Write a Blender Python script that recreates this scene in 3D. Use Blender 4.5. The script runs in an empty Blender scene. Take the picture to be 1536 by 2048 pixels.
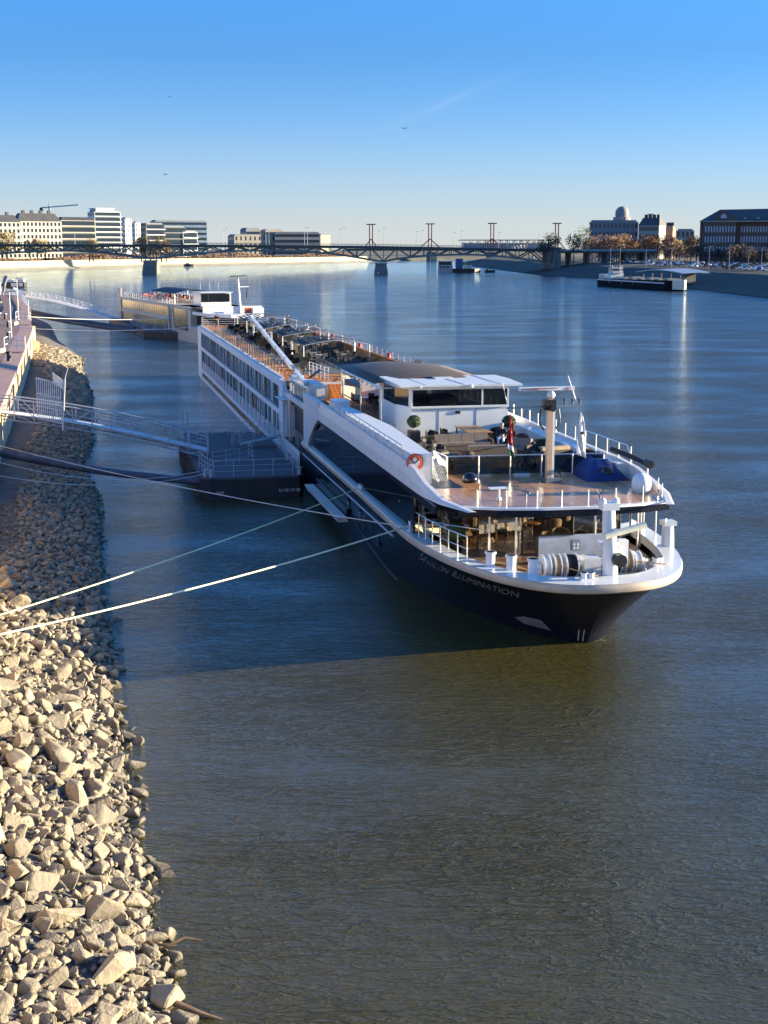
import bpy, bmesh, math, random
from mathutils import Vector, Matrix, noise
R = math.radians
random.seed(7)
scene = bpy.context.scene
COL = scene.collection
# ---------------------------------------------------------------- camera, sky, sun, exposure
PITCH = math.atan(528 / 2800.0)
CAMH = 16.5
cd = bpy.data.cameras.new('camera'); cam = bpy.data.objects.new('camera', cd); COL.objects.link(cam)
cam.location = (0, 0, CAMH); cam.rotation_euler = (R(90) - PITCH, 0, 0)
cd.sensor_fit = 'VERTICAL'; cd.sensor_height = 36; cd.sensor_width = 27; cd.lens = 36 * 2800 / 2048.0
cd.clip_start = 0.5; cd.clip_end = 20000
scene.camera = cam
SUN_EL = R(8.6); SUN_AZ = math.atan2(1.0, 0.13)
world = bpy.data.worlds.new('World'); scene.world = world; world.use_nodes = True
wn = world.node_tree; wn.nodes.clear()
sky = wn.nodes.new('ShaderNodeTexSky'); sky.sky_type = 'NISHITA'; sky.sun_disc = False
sky.sun_elevation = R(8.6); sky.sun_rotation = SUN_AZ; sky.altitude = 100
sky.air_density = 0.62; sky.dust_density = 0.2; sky.ozone_density = 5.0
bg = wn.nodes.new('ShaderNodeBackground'); bg.inputs[1].default_value = 0.058
wo = wn.nodes.new('ShaderNodeOutputWorld')
# thin pale haze band low over the horizon
_tc = wn.nodes.new('ShaderNodeTexCoord'); _sp = wn.nodes.new('ShaderNodeSeparateXYZ'); wn.links.new(_tc.outputs['Generated'], _sp.inputs[0])
_m1 = wn.nodes.new('ShaderNodeMath'); _m1.operation = 'ABSOLUTE'; wn.links.new(_sp.outputs[2], _m1.inputs[0])
_m2 = wn.nodes.new('ShaderNodeMath'); _m2.operation = 'MULTIPLY'; _m2.inputs[1].default_value = -1.0
_ma = wn.nodes.new('ShaderNodeMath'); _ma.operation = 'MULTIPLY'; _ma.inputs[1].default_value = 16.0; wn.links.new(_m1.outputs[0], _ma.inputs[0])
_mb = wn.nodes.new('ShaderNodeMath'); _mb.operation = 'POWER'; _mb.inputs[1].default_value = 1.5; wn.links.new(_ma.outputs[0], _mb.inputs[0]); wn.links.new(_mb.outputs[0], _m2.inputs[0])
_m3 = wn.nodes.new('ShaderNodeMath'); _m3.operation = 'EXPONENT'; wn.links.new(_m2.outputs[0], _m3.inputs[0])
_m4 = wn.nodes.new('ShaderNodeMath'); _m4.operation = 'MULTIPLY_ADD'; _m4.inputs[1].default_value = 0.88; _m4.inputs[2].default_value = 0.015; wn.links.new(_m3.outputs[0], _m4.inputs[0])
_mx = wn.nodes.new('ShaderNodeMix'); _mx.data_type = 'RGBA'; _mx.inputs[7].default_value = (3.15, 3.12, 3.02, 1)
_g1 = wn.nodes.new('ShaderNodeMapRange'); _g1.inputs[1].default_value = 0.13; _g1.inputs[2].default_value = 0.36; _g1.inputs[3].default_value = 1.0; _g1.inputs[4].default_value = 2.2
wn.links.new(_m1.outputs[0], _g1.inputs[0]); _g2 = wn.nodes.new('ShaderNodeVectorMath'); _g2.operation = 'SCALE'; wn.links.new(sky.outputs[0], _g2.inputs[0]); wn.links.new(_g1.outputs[0], _g2.inputs['Scale'])   # gain added to the higher sky to brighten water reflections and fill
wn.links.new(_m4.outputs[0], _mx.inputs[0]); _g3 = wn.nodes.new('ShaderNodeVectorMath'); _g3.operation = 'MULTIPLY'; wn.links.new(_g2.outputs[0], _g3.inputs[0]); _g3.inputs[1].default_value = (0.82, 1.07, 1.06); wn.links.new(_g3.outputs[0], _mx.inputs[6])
# faint old contrail high over the river
_d0, _d1 = Vector((0.0114, 1.0, 0.0856)).normalized(), Vector((0.0793, 1.0, 0.1136)).normalized(); _n = _d0.cross(_d1).normalized(); _ax = (_d1-_d0).normalized(); _md = (_d0+_d1).normalized()
def _vm(op, a, b):
    x = wn.nodes.new('ShaderNodeVectorMath'); x.operation = op; wn.links.new(a, x.inputs[0]); x.inputs[1].default_value = b; return x.outputs['Value']
def _mm(op, a, b, c=None):
    x = wn.nodes.new('ShaderNodeMath'); x.operation = op
    for i, q in enumerate((a, b, c)):
        if q is None: continue
        if isinstance(q, (int, float)): x.inputs[i].default_value = q
        else: wn.links.new(q, x.inputs[i])
    return x.outputs[0]
_gen = _tc.outputs['Generated']; _dn = _mm('ABSOLUTE', _vm('DOT_PRODUCT', _gen, _n), 0); _al = _mm('ABSOLUTE', _vm('DOT_PRODUCT', _gen, _ax), 0)
_cn = wn.nodes.new('ShaderNodeTexNoise'); _cn.inputs['Scale'].default_value = 60; wn.links.new(_gen, _cn.inputs[0])
_w = _mm('EXPONENT', _mm('MULTIPLY', _dn, -420.0), 0); _fw = _mm('GREATER_THAN', _vm('DOT_PRODUCT', _gen, _md), 0.9)
_al2 = _mm('SUBTRACT', _vm('DOT_PRODUCT', _gen, _ax), _md.dot(_ax)); _lm = _mm('SUBTRACT', 1.0, _mm('MINIMUM', _mm('POWER', _mm('MULTIPLY', _al2, 17.0), 2.0), 1.0))
_cf = _mm('MULTIPLY', _mm('MULTIPLY', _mm('MULTIPLY', _w, _lm), _mm('MULTIPLY', _cn.outputs[0], _fw)), 0.11)
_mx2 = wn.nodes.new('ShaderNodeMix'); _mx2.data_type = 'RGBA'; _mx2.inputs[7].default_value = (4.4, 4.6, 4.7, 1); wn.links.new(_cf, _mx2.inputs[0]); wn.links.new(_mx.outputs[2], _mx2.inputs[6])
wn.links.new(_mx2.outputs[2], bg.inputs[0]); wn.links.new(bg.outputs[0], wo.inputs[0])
sd = bpy.data.lights.new('sun', 'SUN'); sd.energy = 5.0; sd.angle = R(0.5); sd.color = (1.0, 0.86, 0.59)
sun = bpy.data.objects.new('sun', sd); COL.objects.link(sun)
tosun = Vector((math.sin(SUN_AZ) * math.cos(SUN_EL), math.cos(SUN_AZ) * math.cos(SUN_EL), math.sin(SUN_EL)))
sun.rotation_euler = tosun.to_track_quat('Z', 'Y').to_euler(); sun.location = (200, 30, 80)
scene.view_settings.view_transform = 'Standard'; scene.view_settings.look = 'None'
scene.view_settings.exposure = 2.0; scene.view_settings.gamma = 1.0

# ---------------------------------------------------------------- materials
_M = {}
def mat(name, col, rough=0.6, metal=0.0, var=0.12, scale=3.0, bump=0.0, bscale=20.0, col2=None, coat=0.0, spec=0.5, trans=0.0, alpha=1.0, emit=None, stretch=None):
    if name in _M: return _M[name]
    m = bpy.data.materials.new(name); m.use_nodes = True; nt = m.node_tree; N = nt.nodes
    b = N['Principled BSDF']
    b.inputs['Roughness'].default_value = rough; b.inputs['Metallic'].default_value = metal
    b.inputs['Coat Weight'].default_value = coat; b.inputs['Specular IOR Level'].default_value = spec
    tc = N.new('ShaderNodeTexCoord'); mp = N.new('ShaderNodeMapping'); nt.links.new(tc.outputs['Object'], mp.inputs[0])
    if stretch: mp.inputs['Scale'].default_value = stretch
    nz = N.new('ShaderNodeTexNoise'); nz.inputs['Scale'].default_value = scale; nz.inputs['Detail'].default_value = 6
    nt.links.new(mp.outputs[0], nz.inputs[0])
    mr = N.new('ShaderNodeMapRange'); mr.inputs[1].default_value = 0.3; mr.inputs[2].default_value = 0.7
    nt.links.new(nz.outputs[0], mr.inputs[0])
    mx = N.new('ShaderNodeMix'); mx.data_type = 'RGBA'
    c2 = col2 if col2 else tuple(c * (1 - var) for c in col)
    c1 = col if col2 else tuple(min(1, c * (1 + var)) for c in col)
    mx.inputs[6].default_value = (*c1, 1); mx.inputs[7].default_value = (*c2, 1)
    nt.links.new(mr.outputs[0], mx.inputs[0]); nt.links.new(mx.outputs[2], b.inputs['Base Color'])
    if bump:
        n2 = N.new('ShaderNodeTexNoise'); n2.inputs['Scale'].default_value = bscale; n2.inputs['Detail'].default_value = 5
        nt.links.new(tc.outputs['Object'], n2.inputs[0])
        bp = N.new('ShaderNodeBump'); bp.inputs['Strength'].default_value = bump; bp.inputs['Distance'].default_value = 0.05
        nt.links.new(n2.outputs[0], bp.inputs['Height']); nt.links.new(bp.outputs[0], b.inputs['Normal'])
    if alpha < 1: b.inputs['Alpha'].default_value = alpha
    _M[name] = m; return m
def planks(name, col, col2, width=0.12, axis='X', rough=0.5, coat=0.0, gap=(0.03, 0.015, 0.008), gw=0.12):
    if name in _M: return _M[name]
    m = mat(name, col, rough, 0, scale=2.0, col2=col2, coat=coat, stretch=(8, 0.6, 1) if axis == 'X' else (0.6, 8, 1))
    nt = m.node_tree; N = nt.nodes; b = N['Principled BSDF']
    mx = next(n for n in N if n.type == 'MIX'); tc = next(n for n in N if n.type == 'TEX_COORD')
    sp = N.new('ShaderNodeSeparateXYZ'); nt.links.new(tc.outputs['Object'], sp.inputs[0])
    dv = N.new('ShaderNodeMath'); dv.operation = 'DIVIDE'; dv.inputs[1].default_value = width
    nt.links.new(sp.outputs['X' if axis == 'X' else 'Y'], dv.inputs[0])
    fr = N.new('ShaderNodeMath'); fr.operation = 'FRACT'; nt.links.new(dv.outputs[0], fr.inputs[0])
    lt = N.new('ShaderNodeMath'); lt.operation = 'LESS_THAN'; lt.inputs[1].default_value = gw; nt.links.new(fr.outputs[0], lt.inputs[0])
    fl = N.new('ShaderNodeMath'); fl.operation = 'FLOOR'; nt.links.new(dv.outputs[0], fl.inputs[0])
    wnn = N.new('ShaderNodeTexWhiteNoise'); wnn.noise_dimensions = '1D'; nt.links.new(fl.outputs[0], wnn.inputs['W'])
    hs = N.new('ShaderNodeHueSaturation'); nt.links.new(mx.outputs[2], hs.inputs['Color'])
    mr = N.new('ShaderNodeMapRange'); mr.inputs[3].default_value = 0.75; mr.inputs[4].default_value = 1.2
    nt.links.new(wnn.outputs[0], mr.inputs[0]); nt.links.new(mr.outputs[0], hs.inputs['Value'])
    m2 = N.new('ShaderNodeMix'); m2.data_type = 'RGBA'; m2.inputs[7].default_value = (*gap, 1)
    nt.links.new(lt.outputs[0], m2.inputs[0]); nt.links.new(hs.outputs[0], m2.inputs[6]); nt.links.new(m2.outputs[2], b.inputs['Base Color'])
    return m
def clear_glass(name, tint, amount):
    if name in _M: return _M[name]
    m = bpy.data.materials.new(name); m.use_nodes = True; nt = m.node_tree; N = nt.nodes; N.clear()
    o = N.new('ShaderNodeOutputMaterial'); t = N.new('ShaderNodeBsdfTransparent'); t.inputs[0].default_value = (*tint, 1)
    g = N.new('ShaderNodeBsdfGlossy'); g.inputs['Roughness'].default_value = 0.03
    f = N.new('ShaderNodeFresnel'); f.inputs[0].default_value = 1.45
    a = N.new('ShaderNodeMath'); a.operation = 'ADD'; a.inputs[1].default_value = amount; nt.links.new(f.outputs[0], a.inputs[0])
    x = N.new('ShaderNodeMixShader'); nt.links.new(a.outputs[0], x.inputs[0]); nt.links.new(t.outputs[0], x.inputs[1]); nt.links.new(g.outputs[0], x.inputs[2])
    nt.links.new(x.outputs[0], o.inputs[0]); _M[name] = m; return m
def M(n): return _M[n]
mat('white_paint', (0.72, 0.71, 0.69), 0.35, var=0.06, scale=0.7, coat=0.3)
mat('white_wing', (0.71, 0.66, 0.62), 0.42, scale=1.3, col2=(0.60, 0.55, 0.51), stretch=(4, 1.5, .4), bump=0.1, bscale=1.5)
mat('white_deck', (0.62, 0.62, 0.61), 0.45, var=0.10, scale=2.5)
mat('trim_cream', (0.44, 0.36, 0.27), 0.4, var=0.12, scale=1.5)
mat('navy_hull', (0.0045, 0.006, 0.014), 0.25, scale=1.6, col2=(0.011, 0.012, 0.020), stretch=(3, 3, .35), spec=0.2, bump=0.12, bscale=1.2)
mat('hull_white', (0.74, 0.75, 0.77), 0.5, scale=1.0, col2=(0.62, 0.62, 0.62), stretch=(3, 3, .3))
mat('dark_glass', (0.008, 0.011, 0.018), 0.04, var=0.4, scale=0.4, spec=0.4)
mat('cabin_glass', (0.003, 0.004, 0.007), 0.2, var=0.4, scale=0.4, spec=0.06)
mat('black_glass', (0.006, 0.006, 0.008), 0.05, var=0.4, scale=0.4, spec=0.5)
mat('pale_curtain', (0.62, 0.80, 0.84), 0.5, var=0.25, scale=0.35, spec=0.3)
mat('steel', (0.72, 0.71, 0.69), 0.3, 0.85, var=0.08)
mat('rail_white', (0.70, 0.69, 0.67), 0.4, var=0.05)
mat('rail_side', (0.30, 0.31, 0.34), 0.6, var=0.1)
mat('rail_grey', (0.42, 0.43, 0.45), 0.5, 0.2, var=0.1)
mat('grey_metal', (0.22, 0.23, 0.25), 0.5, 0.4, var=0.2)
mat('black_metal', (0.012, 0.012, 0.014), 0.45, var=0.3)
mat('black_fabric', (0.016, 0.016, 0.018), 0.85, var=0.3, scale=6, bump=0.3, bscale=60)
mat('wicker', (0.075, 0.048, 0.034), 0.75, var=0.35, scale=9, bump=0.6, bscale=50)
mat('cushion', (0.20, 0.155, 0.125), 0.9, var=0.12, scale=5, bump=0.3, bscale=15)
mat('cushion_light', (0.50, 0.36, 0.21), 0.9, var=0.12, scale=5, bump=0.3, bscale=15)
mat('carpet', (0.085, 0.072, 0.068), 0.95, var=0.2, scale=1.5)
mat('step_grey', (0.055, 0.055, 0.06), 0.6, var=0.2)
planks('teak', (0.68, 0.27, 0.09), (0.54, 0.19, 0.06), 0.14, 'X', 0.75); _M['teak'].node_tree.nodes['Principled BSDF'].inputs['Specular IOR Level'].default_value = 0.1
planks('teak_fly', (0.50, 0.27, 0.13), (0.40, 0.20, 0.09), 0.9, 'X', 0.25, gw=0.015); _M['teak_fly'].node_tree.nodes['Principled BSDF'].inputs['Specular IOR Level'].default_value = 0.3
planks('teak_bow', (0.30, 0.17, 0.10), (0.22, 0.11, 0.06), 0.12, 'X', 0.3)
planks('table_wood', (0.50, 0.25, 0.09), (0.40, 0.19, 0.06), 0.14, 'Y', 0.35)
mat('brown_roof', (0.105, 0.085, 0.075), 0.65, var=0.2, scale=1.0, stretch=(1, 3, 1))
mat('stripe_dark', (0.03, 0.032, 0.038), 0.7, var=0.2)
mat('blue_tarp', (0.004, 0.011, 0.10), 0.5, var=0.35, scale=2.0, bump=0.8, bscale=4)
mat('box_wood', (0.36, 0.18, 0.08), 0.4, var=0.15)
mat('orange_ring', (0.62, 0.10, 0.035), 0.5, var=0.1)
mat('rope_lime', (0.76, 0.72, 0.44), 0.8, var=0.1, scale=20)
mat('wicker_sunlit', (0.17, 0.105, 0.06), 0.7, var=0.3, scale=9)  # lighter copy of wicker, sunlight on the lounge seats put in its colour
mat('rope_yellow', (0.78, 0.70, 0.48), 0.8, var=0.1, scale=20)
mat('rope_white', (0.62, 0.62, 0.60), 0.8, var=0.1, scale=20)
mat('rope_tan', (0.50, 0.30, 0.12), 0.85, var=0.2, scale=20)
mat('rope_dark', (0.05, 0.06, 0.08), 0.8, var=0.2)
mat('leaf_box', (0.030, 0.060, 0.018), 0.7, var=0.5, scale=20)
mat('grass_tuft', (0.11, 0.12, 0.045), 0.8, var=0.4, scale=10)
mat('planter', (0.020, 0.021, 0.024), 0.6, var=0.2)
mat('red_cloth', (0.30, 0.012, 0.015), 0.75, var=0.2)
mat('green_cloth', (0.015, 0.10, 0.04), 0.75, var=0.2)
mat('white_cloth', (0.75, 0.74, 0.76), 0.75, var=0.06)
mat('black_cloth', (0.010, 0.010, 0.012), 0.8, var=0.2)
mat('jeans', (0.03, 0.04, 0.08), 0.85, var=0.2)
mat('skin', (0.45, 0.25, 0.17), 0.55, var=0.08)
mat('hair_dark', (0.018, 0.012, 0.008), 0.7, var=0.2)
mat('hair_grey', (0.30, 0.28, 0.26), 0.7, var=0.2)

# ---------------------------------------------------------------- mesh helpers
class MB:
    def __init__(s): s.v = []; s.f = []
    def add(s, vs, fs):
        n = len(s.v); s.v += [tuple(v) for v in vs]; s.f += [tuple(i + n for i in f) for f in fs]; return s
    def box(s, x0, x1, y0, y1, z0, z1):
        return s.add([(x0,y0,z0),(x1,y0,z0),(x1,y1,z0),(x0,y1,z0),(x0,y0,z1),(x1,y0,z1),(x1,y1,z1),(x0,y1,z1)],
                     [(0,3,2,1),(4,5,6,7),(0,1,5,4),(1,2,6,5),(2,3,7,6),(3,0,4,7)])
    def cbox(s, c, sz, m=None):
        x, y, z = sz[0]/2, sz[1]/2, sz[2]/2
        vs = [Vector(p) for p in ((-x,-y,-z),(x,-y,-z),(x,y,-z),(-x,y,-z),(-x,-y,z),(x,-y,z),(x,y,z),(-x,y,z))]
        if m is not None: vs = [m @ v for v in vs]
        return s.add([v + Vector(c) for v in vs], [(0,3,2,1),(4,5,6,7),(0,1,5,4),(1,2,6,5),(2,3,7,6),(3,0,4,7)])
    def beam(s, p, q, w, h=None, up=(0,0,1)):
        p, q = Vector(p), Vector(q); d = q - p; L = d.length
        if L < 1e-6: return s
        d /= L; u = Vector(up)
        if abs(d.dot(u)) > 0.98: u = Vector((0,1,0))
        x = d.cross(u).normalized(); z = x.cross(d)
        h = h or w; vs = []
        for a in (p, q):
            for i, j in ((-1,-1),(1,-1),(1,1),(-1,1)): vs.append(a + x*(i*w/2) + z*(j*h/2))
        return s.add(vs, [(0,3,2,1),(4,5,6,7),(0,1,5,4),(1,2,6,5),(2,3,7,6),(3,0,4,7)])
    def tube(s, pts, r, n=6, r2=None, cap=True):
        pts = [Vector(p) for p in pts]; base = len(s.v); m = len(pts); prev = None
        for i, p in enumerate(pts):
            d = (pts[min(i+1, m-1)] - pts[max(i-1, 0)]).normalized()
            u = Vector((0,0,1)) if abs(d.z) < 0.95 else Vector((1,0,0))
            x = d.cross(u).normalized() if prev is None else (prev - d*prev.dot(d)).normalized()
            prev = x; y = d.cross(x)
            rr = r if r2 is None else r + (r2-r)*i/(m-1)
            for k in range(n):
                a = 2*math.pi*k/n; s.v.append(tuple(p + x*(rr*math.cos(a)) + y*(rr*math.sin(a))))
        for i in range(m-1):
            for k in range(n):
                a = base+i*n+k; b = base+i*n+(k+1) % n; s.f.append((a, b, b+n, a+n))
        if cap:
            s.f.append(tuple(base+k for k in reversed(range(n)))); s.f.append(tuple(base+(m-1)*n+k for k in range(n)))
        return s
    def cyl(s, p, q, r, r2=None, n=12): return s.tube([p, q], r, n, r2)
    def lathe(s, c, prof, n=16, axis='z', sx=1, sy=1):
        base = len(s.v); m = len(prof)
        for r, z in prof:
            for k in range(n):
                a = 2*math.pi*k/n; x, y = r*math.cos(a)*sx, r*math.sin(a)*sy
                p = (x, y, z) if axis == 'z' else ((z, x, y) if axis == 'x' else (x, z, y))
                s.v.append((c[0]+p[0], c[1]+p[1], c[2]+p[2]))
        for i in range(m-1):
            for k in range(n):
                a = base+i*n+k; b = base+i*n+(k+1) % n
                s.f.append((a, b, b+n, a+n) if axis != 'y' else (a, a+n, b+n, b))
        s.f.append(tuple(base+k for k in reversed(range(n)))); s.f.append(tuple(base+(m-1)*n+k for k in range(n)))
        return s
    def ball(s, c, r, n=10, sx=1, sy=1, sz=1, zlo=-1):
        prof = []
        for i in range(n//2+1):
            a = -math.pi/2 + math.pi*i/(n//2)
            z = math.sin(a)
            if z < zlo: continue
            prof.append((max(0.001, math.cos(a))*r, z*r*sz))
        return s.lathe(c, prof, n, sx=sx, sy=sy)
    def prism(s, poly, z0, z1):
        n = len(poly); b = len(s.v)
        s.v += [(x, y, z0) for x, y in poly] + [(x, y, z1) for x, y in poly]
        s.f.append(tuple(b+i for i in reversed(range(n)))); s.f.append(tuple(b+n+i for i in range(n)))
        for i in range(n): j = (i+1) % n; s.f.append((b+i, b+j, b+n+j, b+n+i))
        return s
    def prismx(s, poly, x0, x1):
        n = len(poly); b = len(s.v)
        s.v += [(x0, y, z) for y, z in poly] + [(x1, y, z) for y, z in poly]
        s.f.append(tuple(b+i for i in range(n))); s.f.append(tuple(b+n+i for i in reversed(range(n))))
        for i in range(n): j = (i+1) % n; s.f.append((b+i, b+n+i, b+n+j, b+j))
        return s
    def wall(s, pts, z0, z1, th=0.05):
        for a, b in zip(pts[:-1], pts[1:]):
            s.beam((a[0], a[1], (z0+z1)/2), (b[0], b[1], (z0+z1)/2), th, z1-z0)
        return s
    def build(s, name, m, parent=None, smooth=False, loc=None, rotz=0):
        me = bpy.data.meshes.new(name); me.from_pydata(s.v, [], s.f); me.validate()
        if smooth: me.polygons.foreach_set('use_smooth', [True]*len(me.polygons)); me.set_sharp_from_angle(angle=R(40))
        o = bpy.data.objects.new(name, me); COL.objects.link(o)
        mm = M(m) if isinstance(m, str) else m
        me.materials.append(mm)
        if parent: o.parent = parent
        if loc: o.location = loc
        o.rotation_euler = (0, 0, rotz)
        return o
def tag(o, label=None, cat=None, group=None, kind=None):
    if label: o['label'] = label
    if cat: o['category'] = cat
    if group: o['group'] = group
    if kind: o['kind'] = kind
    return o
def thing(name, label, cat, loc=(0,0,0), rotz=0, group=None, scale=None):
    o = bpy.data.objects.new(name, None); COL.objects.link(o); o.empty_display_size = 0.3
    o.location = loc; o.rotation_euler = (0, 0, rotz)
    if scale: o.scale = scale
    return tag(o, label, cat, group)
def dup(root, loc, rotz=0, label=None, group=None, scale=None):
    kids = KIDS.setdefault(root.name, list(root.children))
    r = root.copy(); COL.objects.link(r); r.location = loc; r.rotation_euler = (0, 0, rotz)
    if scale: r.scale = scale
    if label: r['label'] = label
    if group: r['group'] = group
    for ch in kids:
        c = ch.copy(); COL.objects.link(c); c.parent = r
        for g in KIDS.setdefault(ch.name, list(ch.children)):
            d = g.copy(); COL.objects.link(d); d.parent = c
    return r
KIDS = {}
def rail(mb, pts, h=1.0, rails=3, step=1.5, r=0.02, post=0.025, n=5, z=None):
    """posts and horizontal bars along a polyline of floor points"""
    P = [Vector(p) for p in pts]
    for k in range(rails):
        hh = h*(k+1)/rails
        mb.tube([p + Vector((0,0,hh)) for p in P], r if k < rails-1 else r*1.3, n)
    for i, (a, b) in enumerate(zip(P[:-1], P[1:])):
        L = (b-a).length; m = max(1, round(L/step))
        for j in range(m + (1 if i == len(P)-2 else 0)):
            p = a + (b-a)*(j/m); mb.tube([p, p+Vector((0,0,h))], post, n)
    return mb
def at(u, v, y):
    a = (u-768)/2800.0; b = (1024-v)/2800.0; c, s = math.cos(PITCH), math.sin(PITCH)
    r = (a, c+b*s, -s+b*c); t = y/r[1]; return Vector((r[0]*t, y, CAMH+r[2]*t))
# ================================================================ the setting: water, near bank, quay
def make_water_mat():
    m = bpy.data.materials.new('river_water'); m.use_nodes = True; nt = m.node_tree; N = nt.nodes; b = N['Principled BSDF']
    b.inputs['Roughness'].default_value = 0.13; b.inputs['IOR'].default_value = 1.36; b.inputs['Specular IOR Level'].default_value = 0.6; b.inputs['Specular Tint'].default_value = (0.80, 0.97, 1.25, 1)
    geo = N.new('ShaderNodeNewGeometry')
    def nz(scale, sx, sy, det=4, rough=0.55, rot=0.0, dist=0.0):
        mp = N.new('ShaderNodeMapping'); mp.inputs['Scale'].default_value = (sx, sy, 1); mp.inputs['Rotation'].default_value = (0, 0, rot)
        nt.links.new(geo.outputs['Position'], mp.inputs[0])
        n = N.new('ShaderNodeTexNoise'); n.inputs['Scale'].default_value = scale; n.inputs['Detail'].default_value = det
        n.inputs['Roughness'].default_value = rough; n.inputs['Distortion'].default_value = dist; nt.links.new(mp.outputs[0], n.inputs[0]); return n.outputs[0]
    def ma(op, a, bb):
        x = N.new('ShaderNodeMath'); x.operation = op
        for i, q in enumerate((a, bb)):
            if isinstance(q, (int, float)): x.inputs[i].default_value = q
            else: nt.links.new(q, x.inputs[i])
        return x.outputs[0]
    big = nz(0.05, 1, 2.2, 3, rot=0.2)            # calm and ruffled patches
    pat = N.new('ShaderNodeMapRange'); pat.inputs[1].default_value = 0.35; pat.inputs[2].default_value = 0.68; pat.inputs[3].default_value = 0.4; pat.inputs[4].default_value = 1.5
    nt.links.new(big, pat.inputs[0])
    h1 = nz(1.3, 0.55, 1.5, 3, 0.5, 0.15, 0.6)     # wavelets
    h2 = nz(5.0, 0.7, 1.5, 4, 0.6, -0.1, 0.8)      # ripples
    h4 = nz(13.0, 0.8, 1.4, 3, 0.6, 0.4, 0.5)
    h3 = nz(0.22, 0.7, 1.6, 2, 0.5, 0.3, 0.3)      # swell
    h = ma('ADD', ma('MULTIPLY', h1, 0.30), ma('ADD', ma('ADD', ma('MULTIPLY', h2, 0.22), ma('MULTIPLY', h4, 0.045)), ma('MULTIPLY', h3, 0.18)))
    def ridge(n_, p, a):
        r_ = ma('SUBTRACT', 1.0, ma('ABSOLUTE', ma('SUBTRACT', ma('MULTIPLY', n_, 2.0), 1.0), 0)); return ma('MULTIPLY', ma('POWER', r_, p), a)
    crest = ma('ADD', ridge(nz(0.9, 0.55, 1.7, 2, 0.5, 0.25, 1.2), 14.0, 0.12), ridge(nz(2.3, 0.5, 1.6, 2, 0.5, -0.2, 1.5), 10.0, 0.085))
    h = ma('ADD', h, crest)
    h = ma('MULTIPLY', h, pat.outputs[0])
    bp = N.new('ShaderNodeBump'); bp.inputs['Strength'].default_value = 1.0; bp.inputs['Distance'].default_value = 0.13
    nt.links.new(h, bp.inputs['Height'])
    mx = N.new('ShaderNodeMix'); mx.data_type = 'RGBA'; mx.inputs[6].default_value = (0.058, 0.048, 0.012, 1); mx.inputs[7].default_value = (0.084, 0.070, 0.020, 1)
    nt.links.new(nz(0.35, 1, 1, 4), mx.inputs[0])
    N.remove(b); df = N.new('ShaderNodeBsdfDiffuse'); bp2 = N.new('ShaderNodeBump'); bp2.inputs['Strength'].default_value = 1.0; bp2.inputs['Distance'].default_value = 0.11; nt.links.new(h, bp2.inputs['Height']); nt.links.new(bp2.outputs[0], df.inputs['Normal']); nt.links.new(mx.outputs[2], df.inputs[0])
    gs = N.new('ShaderNodeBsdfGlossy'); gs.inputs[0].default_value = (0.74, 0.89, 1.0, 1); gs.inputs['Roughness'].default_value = 0.03; nt.links.new(bp.outputs[0], gs.inputs['Normal'])
    fr = N.new('ShaderNodeFresnel'); fr.inputs[0].default_value = 1.333; nt.links.new(bp.outputs[0], fr.inputs['Normal'])
    x = N.new('ShaderNodeMixShader'); nt.links.new(ma('MINIMUM', ma('MULTIPLY', fr.outputs[0], 1.18), 1.0), x.inputs[0]); nt.links.new(df.outputs[0], x.inputs[1]); nt.links.new(gs.outputs[0], x.inputs[2])
    nt.links.new(x.outputs[0], N['Material Output'].inputs[0])
    return m
w = MB(); w.add([(-900,-60,0),(1500,-60,0),(1500,2600,0),(-900,2600,0)], [(0,1,2,3)])
tag(w.build('water', make_water_mat()), kind='structure')

# ---- near bank on the left: waterline polyline (x, y)
EDGE = [(3.5,-10),(1.0,5),(-1.8,16),(-4.6,27.9),(-5.2,30.5),(-5.9,32.5),(-6.3,35),(-7.4,37.8),(-7.5,39.9),(-8.5,43.1),(-9.0,46),(-10.3,50.2),(-10.9,54.5),(-12.1,58.9),
        (-13.9,66.9),(-16.3,78.4),(-19.7,94.7),(-23.2,105.4),(-25.0,119),(-28,132),(-33.5,158),(-42.3,195),(-47,217),(-59,255),(-72.7,307),(-100,385),(-200,640)]
WALL = [(-4.5,-10),(-12.8,34),(-18.6,62),(-27.5,100),(-33.2,126),(-48.0,192),(-54.9,219),(-66.7,266),(-92,356),(-190,640)]
def xat(poly, y):
    for (x0, y0), (x1, y1) in zip(poly[:-1], poly[1:]):
        if y <= y1: return x0 + (x1-x0)*(y-y0)/(y1-y0)
    return poly[-1][0]
def nzs(x, y, s): return noise.noise(Vector((x*s, y*s, 3.7)))
def bank_z(x, y):
    xe, xw = xat(EDGE, y), xat(WALL, y)
    t = (xe-x)/max(1.0, xe-xw)
    if t < 0: return t*4.0
    z = 1.9*min(1.0, t*1.35)**0.85 + (0.1 if y > 60 else 0.15*t)
    return z + 0.10*nzs(x, y, 0.6)
g = MB(); ys = [-10+1.3*i for i in range(110)] + [133+5*i for i in range(100)]; NX = 16
for y in ys:
    xe, xw = xat(EDGE, y), xat(WALL, y)
    for i in range(NX):
        x = xe + 2.0 - (xe+2.0-xw+0.4)*i/(NX-1)
        g.v.append((x, y, max(-3, bank_z(x, y)-0.02)))
for j in range(len(ys)-1):
    for i in range(NX-1):
        a = j*NX+i; g.f.append((a, a+NX, a+NX+1, a+1))
mat('silt', (0.125, 0.112, 0.10), 0.95, scale=0.9, col2=(0.07, 0.062, 0.055), bump=0.8, bscale=6)
tag(g.build('bank_ground', 'silt', smooth=True), kind='structure')

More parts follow.
